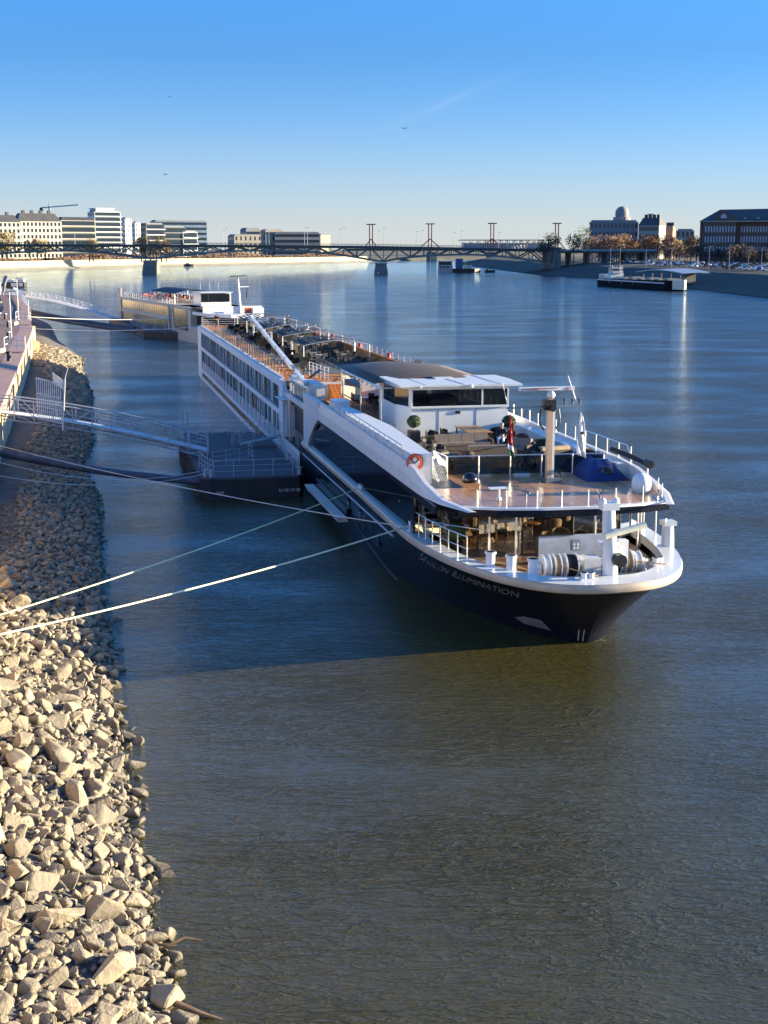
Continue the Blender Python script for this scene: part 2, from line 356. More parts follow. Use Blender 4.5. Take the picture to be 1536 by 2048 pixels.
# ---- quay behind the wall
QZ = 5.5
mat('quay_paving', (0.235, 0.130, 0.100), 0.85, var=0.2, scale=0.6, bump=0.3, bscale=5)
mat('quay_stone', (0.56, 0.42, 0.27), 0.85, var=0.2, scale=0.8, bump=0.4, bscale=4, stretch=(1,1,2))
mat('quay_coping', (0.40, 0.24, 0.19), 0.8, var=0.15, scale=1.2, bump=0.3, bscale=6)
WQ = [p for p in WALL if p[1] >= 30]
q = MB(); poly = [(x-1.6, y) for x, y in WALL] + [(-700, 640), (-700, -10)]
q.prism(list(reversed(poly)), QZ-0.6, QZ-0.004)
tag(q.build('quay_pavement', 'quay_paving'), kind='structure')
wl = thing('quay_wall', 'long stone quay wall with dark mooring niches above the rock bank', 'wall')
b_ = MB(); c_ = MB(); nich = MB()
for (x0,y0),(x1,y1) in zip(WALL[:-1], WALL[1:]):
    b_.add([(x0,y0,-0.5),(x1,y1,-0.5),(x1,y1,QZ-0.4),(x0,y0,QZ-0.4),(x0-2.2,y0,-0.5),(x1-2.2,y1,-0.5),(x1-2.2,y1,QZ-0.4),(x0-2.2,y0,QZ-0.4)],
           [(0,1,2,3),(7,6,5,4),(3,2,6,7)])
    c_.add([(x0+0.10,y0,QZ-0.4),(x1+0.10,y1,QZ-0.4),(x1+0.10,y1,QZ),(x0+0.10,y0,QZ),(x0-1.7,y0,QZ-0.4),(x1-1.7,y1,QZ-0.4),(x1-1.7,y1,QZ),(x0-1.7,y0,QZ)],
           [(0,1,2,3),(7,6,5,4),(3,2,6,7),(0,4,5,1)])
b_.build('wall_face', 'quay_stone', wl); c_.build('coping', 'quay_coping', wl)
mat('niche_dark', (0.035, 0.022, 0.016), 0.9)
for y in (112.5, 121, 131, 142, 154, 167, 181, 196):
    x = xat(WALL, y); d = Vector((xat(WALL, y+1)-x, 1, 0)).normalized(); p = Vector((x+0.03, y, 0)); n_ = MB()
    n_.beam(p+d*-0.45+Vector((0,0,4.15)), p+d*0.45+Vector((0,0,4.15)), 0.12, 1.5)
    n_.build('niche', 'niche_dark', wl)
for y in (216, 231, 246):
    x = xat(WALL, y); pass
# sloping stair flank where the wall bends
st = MB(); st.prism([(-54.6,211),(-50.0,199),(-48.8,199.4),(-53.6,212)], 1.2, 3.4); st.prism([(-55.2,219),(-52.6,206),(-51.8,206.3),(-54.2,219)], 1.5, 4.6)
st.build('stair_flank', 'quay_stone', wl)
# low parapet railing round the bend
pr = MB(); pts = [(xat(WALL, y)-0.2, y, QZ) for y in range(222, 372, 6)]
rail(pr, pts, 1.1, 3, 2.0, 0.05, 0.06, 4)
tag(pr.build('quay_railing', 'rail_white'), 'white railing curving along the far edge of the quay', 'railing')

# ---- rocks
def rock_mesh(seed, n=13):
    rnd = random.Random(seed); bm = bmesh.new(); sx, sy, sz = rnd.uniform(.75,1.25), rnd.uniform(.6,1.0), rnd.uniform(.45,.8)
    for i in range(n):
        v = Vector((rnd.gauss(0,1), rnd.gauss(0,1), rnd.gauss(0,1))).normalized()
        k = rnd.uniform(0.75, 1.0); bm.verts.new((v.x*sx*.5*k, v.y*sy*.5*k, v.z*sz*.5*k))
    bmesh.ops.convex_hull(bm, input=bm.verts[:])
    for v in [v for v in bm.verts if not v.link_faces]: bm.verts.remove(v)
    bmesh.ops.bevel(bm, geom=bm.edges[:], offset=0.028, segments=1, affect='EDGES', profile=0.5)
    bmesh.ops.triangulate(bm, faces=[f for f in bm.faces if len(f.verts) > 4])
    bm.normal_update()
    me = bpy.data.meshes.new('rock'); bm.to_mesh(me); bm.free(); return me
def rock_mat(name, c1, c2, c3):
    m = mat(name, c1, 0.9, scale=1.6, col2=c2, bump=0.8, bscale=9); nt = m.node_tree; N = nt.nodes
    mx = next(n for n in N if n.type == 'MIX'); oi = N.new('ShaderNodeObjectInfo')
    ge = N.new('ShaderNodeNewGeometry')
    ad = N.new('ShaderNodeMath'); ad.operation = 'ADD'; nt.links.new(oi.outputs['Random'], ad.inputs[0]); nt.links.new(ge.outputs['Random Per Island'], ad.inputs[1])
    fr = N.new('ShaderNodeMath'); fr.operation = 'FRACT'; nt.links.new(ad.outputs[0], fr.inputs[0])
    m2 = N.new('ShaderNodeMix'); m2.data_type = 'RGBA'; m2.inputs[7].default_value = (*c3, 1)
    mr = N.new('ShaderNodeMapRange'); mr.inputs[3].default_value = 0.0; mr.inputs[4].default_value = 0.65
    nt.links.new(fr.outputs[0], mr.inputs[0]); nt.links.new(mr.outputs[0], m2.inputs[0]); nt.links.new(mx.outputs[2], m2.inputs[6])
    # wet dark foot near the waterline
    sp = N.new('ShaderNodeSeparateXYZ'); nt.links.new(ge.outputs['Position'], sp.inputs[0])
    wr = N.new('ShaderNodeMapRange'); wr.inputs[1].default_value = 0.02; wr.inputs[2].default_value = 0.22; wr.inputs[3].default_value = 0.35; wr.inputs[4].default_value = 1.0
    nt.links.new(sp.outputs[2], wr.inputs[0])
    hs = N.new('ShaderNodeHueSaturation'); nt.links.new(wr.outputs[0], hs.inputs['Value']); nt.links.new(m2.outputs[2], hs.inputs['Color'])
    nt.links.new(hs.outputs[0], N['Principled BSDF'].inputs['Base Color'])
rock_mat('riprap', (0.40, 0.325, 0.215), (0.24, 0.195, 0.14), (0.11, 0.098, 0.082))
rock_mat('wet_stone', (0.34, 0.19, 0.08), (0.22, 0.12, 0.05), (0.16, 0.10, 0.05))
RM = [rock_mesh(100+i, 11 + i % 6) for i in range(26)]
for me in RM: me.materials.append(M('riprap'))
rnd = random.Random(11)
def rand_rot(rnd): return Matrix.Rotation(rnd.uniform(0, 6.28), 3, 'Z') @ Matrix.Rotation(rnd.uniform(-.7, .7), 3, 'X') @ Matrix.Rotation(rnd.uniform(-.5, .5), 3, 'Y')
def in_view(x, y, z):
    d = y*math.cos(PITCH) - (z-CAMH)*math.sin(PITCH); up = y*math.sin(PITCH) + (z-CAMH)*math.cos(PITCH)
    return abs(2800*x/d) < 800 and 1024-2800*up/d < 2120
big = []; grid = {}
def free(x, y, r, k=0.62):
    cx, cy = int(x//1.5), int(y//1.5)
    for i in (-1,0,1):
        for j in (-1,0,1):
            for (a, b, rr) in grid.get((cx+i, cy+j), ()):
                if (a-x)**2+(b-y)**2 < (k*(r+rr))**2: return False
    grid.setdefault((cx, cy), []).append((x, y, r)); return True
cands = []
special = [(-7.0, 31.3, 1.25, 'largest pale wedge shaped boulder low on the sunlit bank near the lower left corner'),
           (-8.6, 39.6, 1.1, 'tall pale boulder standing among small stones at the middle of the sunlit bank'),
           (-9.3, 50.2, 1.0, 'flat pointed slab jutting into the river at the edge of the ship shadow'),
           (-8.2, 43.0, 0.95, 'grey and cream boulder half in the water at the edge of the sunlit bank'),
           (-5.45, 33.6, 0.8, 'orange brown wet stone jutting into the water near the bottom of the bank'),
           (-11.2, 46.5, 1.0, 'broad cream slab lying high on the sunlit bank near the shadow edge')]
for x, y, s, lab in special:
    free(x, y, s*.5); big.append((x, y, s, lab))
for i in range(70000):
    y = 24 + 12*rnd.random()**1.0*2 if i < 9000 else 24 + 190*rnd.random()**1.5
    xe, xw = xat(EDGE, y), xat(WALL, y); x = xe + 0.5 - rnd.random()*(xe-xw+0.5)
    t = (xe-x)/(xe-xw)
    if y > 66 and t > 0.70 + 0.15*nzs(x, y, 0.15) and y < 175: continue
    if 40 < y < 60 and t > 0.85: continue
    if not in_view(x, y, bank_z(x, y)): continue
    s = rnd.choice((.40,.5,.6,.7,.85,1.05)) * (rnd.uniform(.8,1.25)) * (1.0 if y < 62 else 0.62)
    if free(x, y, s*.5): cands.append((x, y, s))
cands.sort(key=lambda c: -c[2]/math.hypot(c[1], 14))
big += [(x, y, s, None) for x, y, s in cands[:294]]; rest = cands[294:]
for k, (x, y, s, lab) in enumerate(big):
    me = RM[rnd.randrange(26)]; o = bpy.data.objects.new('riprap_rock', me); COL.objects.link(o)
    o.location = (x, y, bank_z(x, y)+s*0.13); o.rotation_euler = (rand_rot(rnd)).to_euler()
    sc = s*rnd.uniform(.95,1.2); o.scale = (sc, sc*rnd.uniform(.85,1.2), sc*rnd.uniform(.85,1.2))
    if lab:
        tag(o, lab, 'boulder')
        if 'slab jutting' in lab: o.scale = (1.9, .55, .6); o.rotation_euler = (0.2, 0, 0.25)
        if 'broad cream' in lab: o.scale = (1.5, 1.1, .6); o.rotation_euler = (0.1, .1, 0.25)
        if 'orange' in lab: o.data = me.copy(); o.data.materials.clear(); o.data.materials.append(M('wet_stone'))
        if 'wedge' in lab: o.scale = (2.0, 1.3, 1.3); o.rotation_euler = (0.1, 0.1, 0.3)
    elif y < 44: tag(o, 'angular cream riprap stone on the sunlit near bank', 'stone', 'sunlit riprap stones on the near bank')
    else: tag(o, 'angular riprap stone further along the near bank', 'stone', 'riprap stones further along the near bank')
def join_rocks(name, lst, label, zf):
    mb = MB()
    for x, y, s in lst:
        me = RM[rnd.randrange(26)] if y < 135 else None
        rt = rand_rot(rnd); c = Vector((x, y, bank_z(x, y) + s*zf))
        if me:
            mb.add([rt @ (v.co*s*1.1) + c for v in me.vertices], [tuple(p.vertices) for p in me.polygons])
        else:
            h = s*.5; vs = []
            for a in ((-1,-1,-1),(1,-1,-1),(1,1,-1),(-1,1,-1),(-1,-1,1),(1,-1,1),(1,1,1),(-1,1,1)):
                vs.append(rt @ Vector((a[0]*h*rnd.uniform(.5,1.05), a[1]*h*rnd.uniform(.5,1.0), a[2]*h*rnd.uniform(.4,.9))) + c)
            mb.add(vs, [(0,3,2,1),(4,5,6,7),(0,1,5,4),(1,2,6,5),(2,3,7,6),(3,0,4,7)])
    o = mb.build(name, 'riprap'); tag(o, label, 'stones', kind='stuff')
join_rocks('riprap_stones', rest, 'mass of smaller riprap stones covering the bank', 0.12)
# small rubble between the rocks
rub = []
for i in range(5200):
    y = 24 + 55*rnd.random()**1.3; xe, xw = xat(EDGE, y), xat(WALL, y); x = xe + 0.25 - rnd.random()*(xe-xw)
    if in_view(x, y, 0.5): rub.append((x, y, rnd.uniform(.10, .26)))
join_rocks('rubble', rub, 'small stone rubble lying between the larger riprap stones', 0.3)
# driftwood
mat('driftwood', (0.17, 0.105, 0.06), 0.85, var=0.35, scale=6)
dw = MB(); dw.tube([(-6.0,28.6,.30),(-5.2,28.5,.32),(-4.6,28.2,.22),(-4.0,28.0,.08),(-3.4,27.9,-.06)], 0.13, 8, 0.03)
tag(dw.build('driftwood_branch', 'driftwood', smooth=True), 'brown driftwood branch reaching from the stones into the water at the bottom left', 'driftwood')
dw = MB(); dw.tube([(-5.9,31.1,.35),(-5.5,30.8,.22),(-5.1,30.8,.22),(-4.75,31.0,.30),(-4.35,31.0,.22)], 0.05, 8, 0.03)
tag(dw.build('driftwood_branch', 'driftwood', smooth=True), 'short pale curved stick lying on the stones at the waterline', 'driftwood')
# dry grass patches on upper bank
mat('dry_grass', (0.30, 0.19, 0.09), 0.95, var=0.35, scale=8)
gr = MB()
for i in range(5000):
    y = rnd.choice((rnd.uniform(28, 62), rnd.uniform(28,34), rnd.uniform(50,62)))
    x = xat(EDGE, y) - (0.60+0.4*rnd.random())*(xat(EDGE, y)-xat(WALL, y))
    if nzs(x, y, .45) < 0.05: continue
    z = bank_z(x, y); a = rnd.uniform(0, 6.28); l = rnd.uniform(.12,.3); dx, dy = math.cos(a), math.sin(a)
    gr.add([(x-dy*.015, y+dx*.015, z), (x+dy*.015, y-dx*.015, z), (x+dx*l, y+dy*l, z+rnd.uniform(.04,.22))], [(0,1,2)])
tag(gr.build('dry_grass', 'dry_grass'), 'dry brown grass on the upper part of the near bank', 'grass', kind='stuff')
# ================================================================ the large cruise ship (local frame: X to its port side, Y aft from the stem, Z up)
SA = R(12.1); SB = (8.66, 57.5)
def sh(X, Y, Z=0.0): return Vector((SB[0]+X*math.cos(SA)-Y*math.sin(SA), SB[1]+X*math.sin(SA)+Y*math.cos(SA), Z))
ship = thing('cruise_ship', 'long river cruise ship with navy bow and white upper decks moored beside the dark pontoon', 'cruise ship', (SB[0], SB[1], 0), SA)
def rimp(t):
    th = t*math.pi/2; return 5.88*math.sin(th)**0.76, -2.9+12.9*(1-math.cos(th))
def wlp(t):
    th = t*math.pi/2; return 5.7*math.sin(th)**1.3, 22.0*(1-math.cos(th))
RZ = 3.2; NT = 30; ST = [22,26,30,34,38,41.9]
def hp(t, z):
    k = max(-0.12, z/RZ); kk = k**1.25 if k > 0 else k*.6
    a, b = rimp(t), wlp(t); return (b[0]+(a[0]-b[0])*kk, b[1]+(a[1]-b[1])*kk)
zs = [-.3, 0, .3, .7, 1.1, 1.5, 1.9, 2.3, 2.7, 3.0, 3.18]
h = MB()
for sgn in (-1, 1):
    base = len(h.v); cols = NT+1+len(ST)
    for z in zs:
        for i in range(NT+1):
            x, y = hp(i/NT, z); h.v.append((sgn*x, y, z))
        for y in ST: h.v.append((sgn*5.74, y, z))
    for j in range(len(zs)-1):
        for i in range(cols-1):
            a = base+j*cols+i; f = (a, a+1, a+cols+1, a+cols)
            h.f.append(f if sgn > 0 else f[::-1])
h.build('bow_hull', 'navy_hull', ship, smooth=True)
# rim: thick rounded band with a wide white cap
rim = MB(); cap = MB()
def rimring(off, z0, z1, mb, w=0.0):
    pts = []
    for sgn, rng in ((-1, range(NT, -1, -1)), (1, range(1, NT+1))):
        for i in rng:
            x, y = rimp(i/NT); pts.append((sgn*x, y))
    return pts
pts = rimring(0, 0, 0, rim)
pts = [(-5.78, 41.9), (-5.78, 30), (-5.78, 20)] + pts + [(5.78, 20), (5.78, 30), (5.78, 41.9)]
def offs(pts, d):
    out = []
    for i, p in enumerate(pts):
        a = Vector(pts[max(0, i-1)]); b = Vector(pts[min(len(pts)-1, i+1)]); t = (b-a).normalized(); out.append((p[0]-t.y*d, p[1]+t.x*d))
    return out
prof = [(0.08, 2.84), (-0.02, 2.90), (-0.05, 3.0), (-0.05, 3.14), (0.02, 3.24)]
rows = [offs(pts, d) for d, z in prof]
for (d, z), row in zip(prof, rows): rim.v += [(x, y, z) for x, y in row]
n = len(pts)
for j in range(len(prof)-1):
    for i in range(n-1):
        a = j*n+i; rim.f.append((a, a+1, a+n+1, a+n))
rim.build('hull_trim', 'trim_cream', ship, smooth=True)
inner = offs(pts, 0.55); o0 = offs(pts, 0.0)
# bow plating is wider at the very front
def wide(i):
    x, y = pts[i]; return 0.78 + 0.8*max(0, (1.0-y)/5.0)
inner = []
for i, p in enumerate(pts):
    a = Vector(pts[max(0, i-1)]); b = Vector(pts[min(n-1, i+1)]); t = (b-a).normalized(); d = wide(i) if p[1] < 12 else 0.5
    inner.append((p[0]-t.y*d, p[1]+t.x*d))
cap.v = [(x, y, 3.244) for x, y in o0]+[(x, y, 3.244) for x, y in inner]+[(x, y, 2.82) for x, y in inner]
cap.f = [(i, i+1, n+i+1, n+i) for i in range(n-1)]+[(n+i, n+i+1, 2*n+i+1, 2*n+i) for i in range(n-1)]
cap.build('bulwark_cap', 'white_paint', ship)
dk = MB(); dk.prism([(x*.965, y+.35 if y < 3 else y) for x, y in inner], 2.55, 2.6); dk.build('bow_deck', 'teak_bow', ship)
# aft hull, white
ah = MB(); ah.box(-5.72, 5.72, 41.9, 43.3, -.4, 3.2); ah.build('hull_step', 'navy_hull', ship)
ah = MB()
ah.prism([(-5.72,43.3),(-5.72,129.4),(-4.6,130.6),(4.6,130.6),(5.72,129.4),(5.72,43.3)], -.4, 2.38)
ah.build('aft_hull', 'hull_white', ship)
ah = MB()
ah.prism([(-5.6,50.2),(-5.6,129.4),(-4.6,130.4),(4.6,130.4),(5.6,129.4),(5.6,50.2)], 2.38, 6.0)
ah.build('cabin_block', 'hull_white', ship)
tr = MB()   # bands of the white side: top fascia, mid band, low band, end pillars
for z0, z1 in ((6.05, 6.62), (3.84, 4.25), (1.12, 1.46)):
    tr.box(-5.84, -5.58, 52.9, 124.4, z0, z1)
tr.box(-5.84, -5.58, 50.5, 52.9, 1.46, 6.62); tr.box(-5.84, -5.58, 124.4, 129.4, 0.2, 6.62)
tr.build('side_frame', 'hull_white', ship)
pb = MB(); pb.box(5.58, 5.84, 43, 129.4, 3.0, 6.62); pb.build('side_frame', 'hull_white', ship)
# cabin windows: 23 per row, each with panes of curtain
ncab = 23; y0, y1 = 53.1, 124.2; W_ = (y1-y0)/ncab
rc = random.Random(5)
for (z0, z1) in ((4.27, 6.03), (1.48, 3.82)):
    for i in range(ncab):
        a = y0+i*W_; wi = MB(); wi.box(-5.66, -5.55, a+0.03, a+W_-0.03, z0, z1)
        w_ = wi.build('cabin_window', 'cabin_glass', ship)
        cu = MB(); npn = 4; pw = (W_-0.2)/npn; on = rc.choice(((0,2),(0,1,3),(0,2,3),(1,3),(0,),(0,2)))
        for k in on: cu.box(-5.675, -5.655, a+0.12+k*pw, a+0.12+k*pw+pw*rc.uniform(.35,.6), z0+.04, z1-.06)
        cu.build('curtain', 'pale_curtain', w_)
for i in range(ncab+1):
    pi = MB(); pi.box(-5.77, -5.6, y0+i*W_-0.03, y0+i*W_+0.03, 1.46, 6.05); pi.build('cabin_divider', 'rail_side', ship)
for (z0, ) in ((4.27,), (1.48,)):
    br = MB()
    for k in range(4): br.beam((-5.80, y0, z0+0.18+k*0.28), (-5.80, y1, z0+0.18+k*0.28), 0.02, 0.025)
    for i in range(ncab*3+1): br.beam((-5.80, y0+i*W_/3, z0), (-5.80, y0+i*W_/3, z0+1.04), 0.02)
    br.build('balcony_railing', 'rail_side', ship)
for i in range(44):
    a = 54+i*1.6; s_ = MB(); s_.box(-5.78, -5.70, a, a+1.15, 0.50, 1.08)
    s_.build('lower_window', 'cabin_glass', ship)
# forward glazed side: dark glass wall and white wing
gl = MB(); arc = [(8.6,3.24),(8.6,5.4),(34.9,5.52),(36.5,4.86),(38.6,3.72),(39.3,3.24)]
gl.prismx(arc, -5.60, -5.50); gl.build('lounge_side_window', 'dark_glass', ship)
gl = MB(); gl.prismx([(13,3.24),(13,5.4),(49,5.5),(49,3.24)], 5.50, 5.60); gl.build('lounge_side_window', 'dark_glass', ship)
wing = [(2.2,5.42),(4.4,5.6),(6.5,5.98),(8.5,6.38),(11,6.52),(20,6.58),(31,6.64),(41.2,6.66),(41.2,3.2),(39.5,3.2),(38.8,3.74),(36.7,4.9),(35.1,5.54),(25,5.5),(12,5.42),(6,5.40)]
top = wing[:8]; bot = [(2.2,5.40),(6,5.41),(12,5.43),(20,5.48),(25,5.5),(30,5.52),(35.1,5.54),(41.2,5.6)]
wg = MB()
for sgn in (-1, 1):
    b0 = len(wg.v); K = 8
    ty = [2.2,4.4,6.5,8.5,11,20,31,41.2]; xs = [4.7,5.45,5.72,5.76,5.76,5.76,5.76,5.76]
    for i in range(K):
        zt = [5.42,5.6,5.98,6.38,6.52,6.58,6.64,6.66][i]; zb = [5.40,5.40,5.41,5.42,5.43,5.48,5.52,5.56][i]
        for (dx, z) in ((0, zb), (-.03, zb+(zt-zb)*.5), (-.14, zt), (-.36, zt), (-.36, zb)):
            wg.v.append((sgn*(xs[i]+dx), ty[i], z if sgn < 0 or z < 5.6 else z-.30*min(1,(z-5.42)/.9)))
    for i in range(K-1):
        for j in range(4):
            a = b0+i*5+j; f = (a, a+1, a+6, a+5); wg.f.append(f if sgn > 0 else f[::-1])
wo_ = wg.build('side_wing', 'white_wing', ship)
pl = MB(); pl.prismx([(41.2,3.2),(41.2,6.66),(35.0,6.64),(35.1,5.54),(36.7,4.9),(38.8,3.74),(39.5,3.2)], -5.74, -5.45); pl.build('wing_pillar', 'white_wing', ship)
pl = MB(); pl.prismx([(41.2,3.2),(41.2,6.66),(60,6.64),(60,3.2)], 5.45, 5.74); pl.build('wing_pillar', 'white_wing', ship)
nv = MB(); nv.prismx([(4.0,5.02),(4.0,5.38),(12,5.41),(25,5.48),(35,5.52),(36.8,4.7),(36.5,4.7),(34.8,5.36),(25,5.3),(12,5.2)], -5.74, -5.62); nv.build('wing_underline', 'navy_hull', ship)
# fly deck slab with navy fascia
fly = [(-4.75,3.7),(-3.2,3.0),(-1.2,2.55),(1.2,2.45),(3.4,2.7),(4.85,3.1),(5.7,6.0),(5.76,12),(5.76,49),(-5.4,49),(-5.4,13.2),(-5.4,8.5),(-5.3,5.8)]
fd = MB(); fd.prism(fly, 5.0, 5.30); fd.build('fly_fascia', 'navy_hull', ship)
ft = MB(); ft.prism([(x*1.0, y-0.02) for x, y in fly], 5.303, 5.40); ft.build('fly_edge', 'white_paint', ship)
fl = MB(); fl.prism([(-4.6,3.95),(-3.1,3.25),(-1.2,2.8),(1.2,2.7),(3.3,2.95),(4.65,3.35),(5.4,6.2),(5.4,12.5),(-3.2,12.5),(-3.2,8.2),(-5.05,8.2),(-5.1,6.0)], 5.38, 5.412); fl.build('fly_deck', 'teak_fly', ship)
tdk = MB(); tdk.box(-3.2, 4.9, 12.5, 27.0, 5.37, 5.41); tdk.box(-5.0, 5.4, 26.0, 34.0, 5.38, 5.415); tdk.build('terrace_deck', 'carpet', ship)
# raised walkway steps starboard of the terrace
for i, (ya, yb, z) in enumerate(((12.6,14.4,5.46),(14.4,16.4,5.52),(16.4,19.0,5.60),(19.0,22.5,5.68))):
    s_ = MB(); s_.box(-4.1, -2.6, ya, yb, 5.41, z); t_ = s_.build('deck_step', 'step_grey', ship)
    e_ = MB(); e_.box(-4.1, -2.6, ya-.05, ya, 5.41, z+.01); e_.build('step_edge', 'rail_grey', t_)
wd = MB(); wd.box(-2.9, 5.2, 31.0, 48.9, 5.41, 5.46); wd.build('cafe_deck', 'carpet', ship)
wd = MB(); wd.box(-3.9, -0.4, 43.2, 49.2, 5.461, 5.475); wd.build('cafe_landing', 'teak', ship)
# starboard white casing (long box) and port casing
cs = MB(); cs.prism([(-5.42,9.7),(-4.45,9.7),(-4.0,20.6),(-4.5,30),(-5.42,30.6)], 5.41, 6.86)
cs.build('deck_casing', 'white_deck', ship)
cs = MB(); cs.prism([(4.9,9.6),(5.42,9.6),(5.62,14),(5.62,48),(4.7,48),(4.6,20)], 5.41, 6.12); cs.build('deck_casing', 'white_deck', ship)
cp = MB(); cp.box(-5.3, -4.3, 31.4, 33.0, 5.41, 7.1); cp.build('deck_locker', 'white_paint', ship)
# entrance recess (starboard Y 41.5..50.3)
rc_ = MB(); rc_.box(-5.0, -4.8, 41.2, 50.4, 2.4, 6.0); rc_.build('entrance_wall', 'black_metal', ship)
rc_ = MB(); rc_.box(-5.75, 5.5, 41.2, 50.4, 2.3, 2.42); rc_.build('entrance_floor', 'step_grey', ship)
rc_ = MB(); rc_.box(-5.7, -3.9, 41.2, 50.4, 5.62, 5.78); rc_.box(-5.72,-5.5,41.2,50.4,5.5,5.85); rc_.build('entrance_roof', 'white_wing', ship)
rc_ = MB(); rail(rc_, [(-5.6,41.6,2.42),(-5.6,46.0,2.42)], 1.05, 4, .5, .016, .02); rail(rc_, [(-5.6,47.4,2.42),(-5.6,50.2,2.42)], 1.05, 4, .5, .016, .02); rc_.build('entrance_railing', 'steel', ship)
ar = MB(); ar.lathe((-5.62, 51.2, 5.2), [(1.15,-.12),(1.3,-.12),(1.3,.12),(1.15,.12)], 24, 'x'); 
a_ = MB(); a_.box(-5.9, -5.55, 50.35, 51.6, 1.0, 6.3); a_.build('side_pillar', 'hull_white', ship)
a_ = MB(); a_.prismx([(50.5,5.9),(50.9,6.5),(51.7,6.75),(52.5,6.55),(52.6,6.3),(51.7,6.45),(51.1,6.2),(50.8,5.7)], -5.93, -5.8); a_.build('pillar_arch', 'white_paint', ship)
cnp = MB(); cnp.prism([(-6.4,48.3),(-5.0,48.3),(-5.0,51.0),(-6.4,51.0)], 5.40, 5.46); cnp.build('entrance_canopy', 'white_deck', ship)
po = MB(); po.cyl((-5.75,47.9,2.4),(-5.75,47.9,5.6), .05); po.build('canopy_post', 'steel', ship)
# boarding lobby box above recess
lb = MB(); lb.box(-5.45, -3.9, 41.3, 50.6, 5.78, 5.90); lb.build('upper_landing', 'carpet', ship)
lb = MB(); lb.box(-4.5, -3.9, 43.0, 47.5, 5.9, 7.0); lb.build('stair_enclosure', 'white_deck', ship)
lb = MB()
for k in range(7): lb.box(-5.44, -5.38, 42+1.2*k, 42.05+1.2*k, 5.9, 6.9)
lb.box(-5.46,-5.36,42,50.4,6.86,6.92); lb.build('windscreen_frame', 'rail_white', ship)
lb = MB(); lb.box(-5.42, -5.40, 42, 50.4, 5.95, 6.85); lb.build('windscreen', clear_glass('clear_glass', (.80,.84,.86), 0.08), ship)
# lounge behind the bow: glass front, roof columns, inside
gf = [(-5.3,11.2),(-4.2,9.0),(-2.8,7.4),(-1.0,6.2),(1.2,5.5),(3.6,5.8),(5.1,8.2),(5.5,11.0),(5.52,13)]
clear_glass('lounge_glass', (.86,.84,.78), 0.03)
g2 = MB(); g2.wall(gf, 2.62, 5.0, .03); g2.build('lounge_front_window', 'lounge_glass', ship)
for (x, y) in gf[:-1]:
    m_ = MB(); m_.cyl((x, y-.04, 2.6), (x, y-.04, 5.0), .045, n=8); m_.build('lounge_mullion', 'black_metal', ship)
bw = MB(); bw.box(-5.4, 5.4, 20.0, 20.2, 2.6, 5.0); bw.build('lounge_back_wall', mat('bar_wood', (0.13,0.065,0.03), .5, var=.3), ship)
bw = MB(); bw.box(-2.4, 3.4, 17.6, 18.3, 2.6, 3.7); bw.box(-2.6,3.6,17.5,18.4,3.7,3.78); bw.build('lounge_bar', 'bar_wood', ship)
for (x, y) in ((-3.05,4.6),(-2.0,3.95),(1.6,3.7),(4.0,4.6),(4.9,6.4)):
    c_ = MB(); c_.cyl((x,y,2.6),(x,y,5.02), .055, n=8); c_.build('deck_column', 'steel', ship)
# outer bow railing: posts on the inside of the cap, glass windscreen to port
br = MB(); bp_ = offs(pts, .35)
sel = [p for p in bp_ if p[0] < -2.2 and 2.2 < p[1] < 12]
rail(br, [(x, y, 3.24) for x, y in sel[::3]], 1.05, 2, 1.0, .018, .028, 6)
sel2 = [p for p in bp_ if p[0] > 4.9 and 3 < p[1] < 21]
for x, y in sel2[::3]: br.cyl((x, y, 3.24), (x, y, 4.5), .035, n=6)
rail(br, [(5.3,12,3.24),(5.45,32,3.24)], 1.3, 2, 1.1, .02, .035)
br.build('bow_railing', 'steel', ship)
br = MB(); br.tube([(-5.6,11.6,4.3),(-5.3,9.2,3.9),(-4.6,6.2,4.1),(-3.4,3.6,4.3)], .02, 6); br.build('bow_handrail', 'steel', ship)
# stair from bow deck up to fly deck, starboard
stp = MB(); N_ = 9
for i in range(N_):
    z = 2.9+i*.28; y = 8.0+i*.36; stp.box(-5.0, -4.05, y, y+.26, z, z+.05)
stp.build('stair_tread', 'grey_metal', ship)
str_ = MB()
for x in (-5.05, -4.0):
    str_.beam((x,7.9,2.65),(x,11.3,5.4), .05, .16)
    for k in range(4): str_.tube([(x,7.9,2.9+.25*k),(x,11.3,5.55+.25*k)], .018, 6)
    for f in (0, .33, .66, 1): str_.tube([(x,7.9+3.4*f,2.7+2.75*f),(x,7.9+3.4*f,3.75+2.75*f)], .022, 6)
str_.build('stair_railing', 'rail_grey', ship)
hb = MB(); hb.box(-5.05, -3.25, 8.4, 12.3, 5.39, 5.418); hb.build('hatch_opening', 'black_metal', ship)
# glass balustrade of the terrace
gb = MB(); gp = [(-3.35,13.7),(-3.2,11.6),(4.75,11.1),(4.75,14.2)]
gb.wall(gp, 5.5, 6.38, .02); gb.build('balustrade_glass', clear_glass('smoked_glass', (.36,.38,.40), 0.03), ship)
gb = MB(); gb.tube([(x,y,6.42) for x, y in gp], .03, 6)
for f in (0, .2, .4, .6, .8, 1): x = -3.2+7.95*f; y = 11.6-.5*f; gb.tube([(x,y-.03,5.4),(x,y-.03,6.42)], .035, 6)
gb.tube([(-3.35,13.7,5.4),(-3.35,13.7,6.42)], .03, 6); gb.tube([(4.75,14.2,5.4),(4.75,14.2,6.42)], .03, 6)
gb.build('balustrade_frame', 'steel', ship)
hr = MB()
for k in range(5): hr.tube([(-3.45-.12*k*.5,13.6,6.4-.02*k),(-3.5-.12*k,10.4,5.4)], .02, 6)
hr.build('hatch_railing', 'rail_grey', ship)
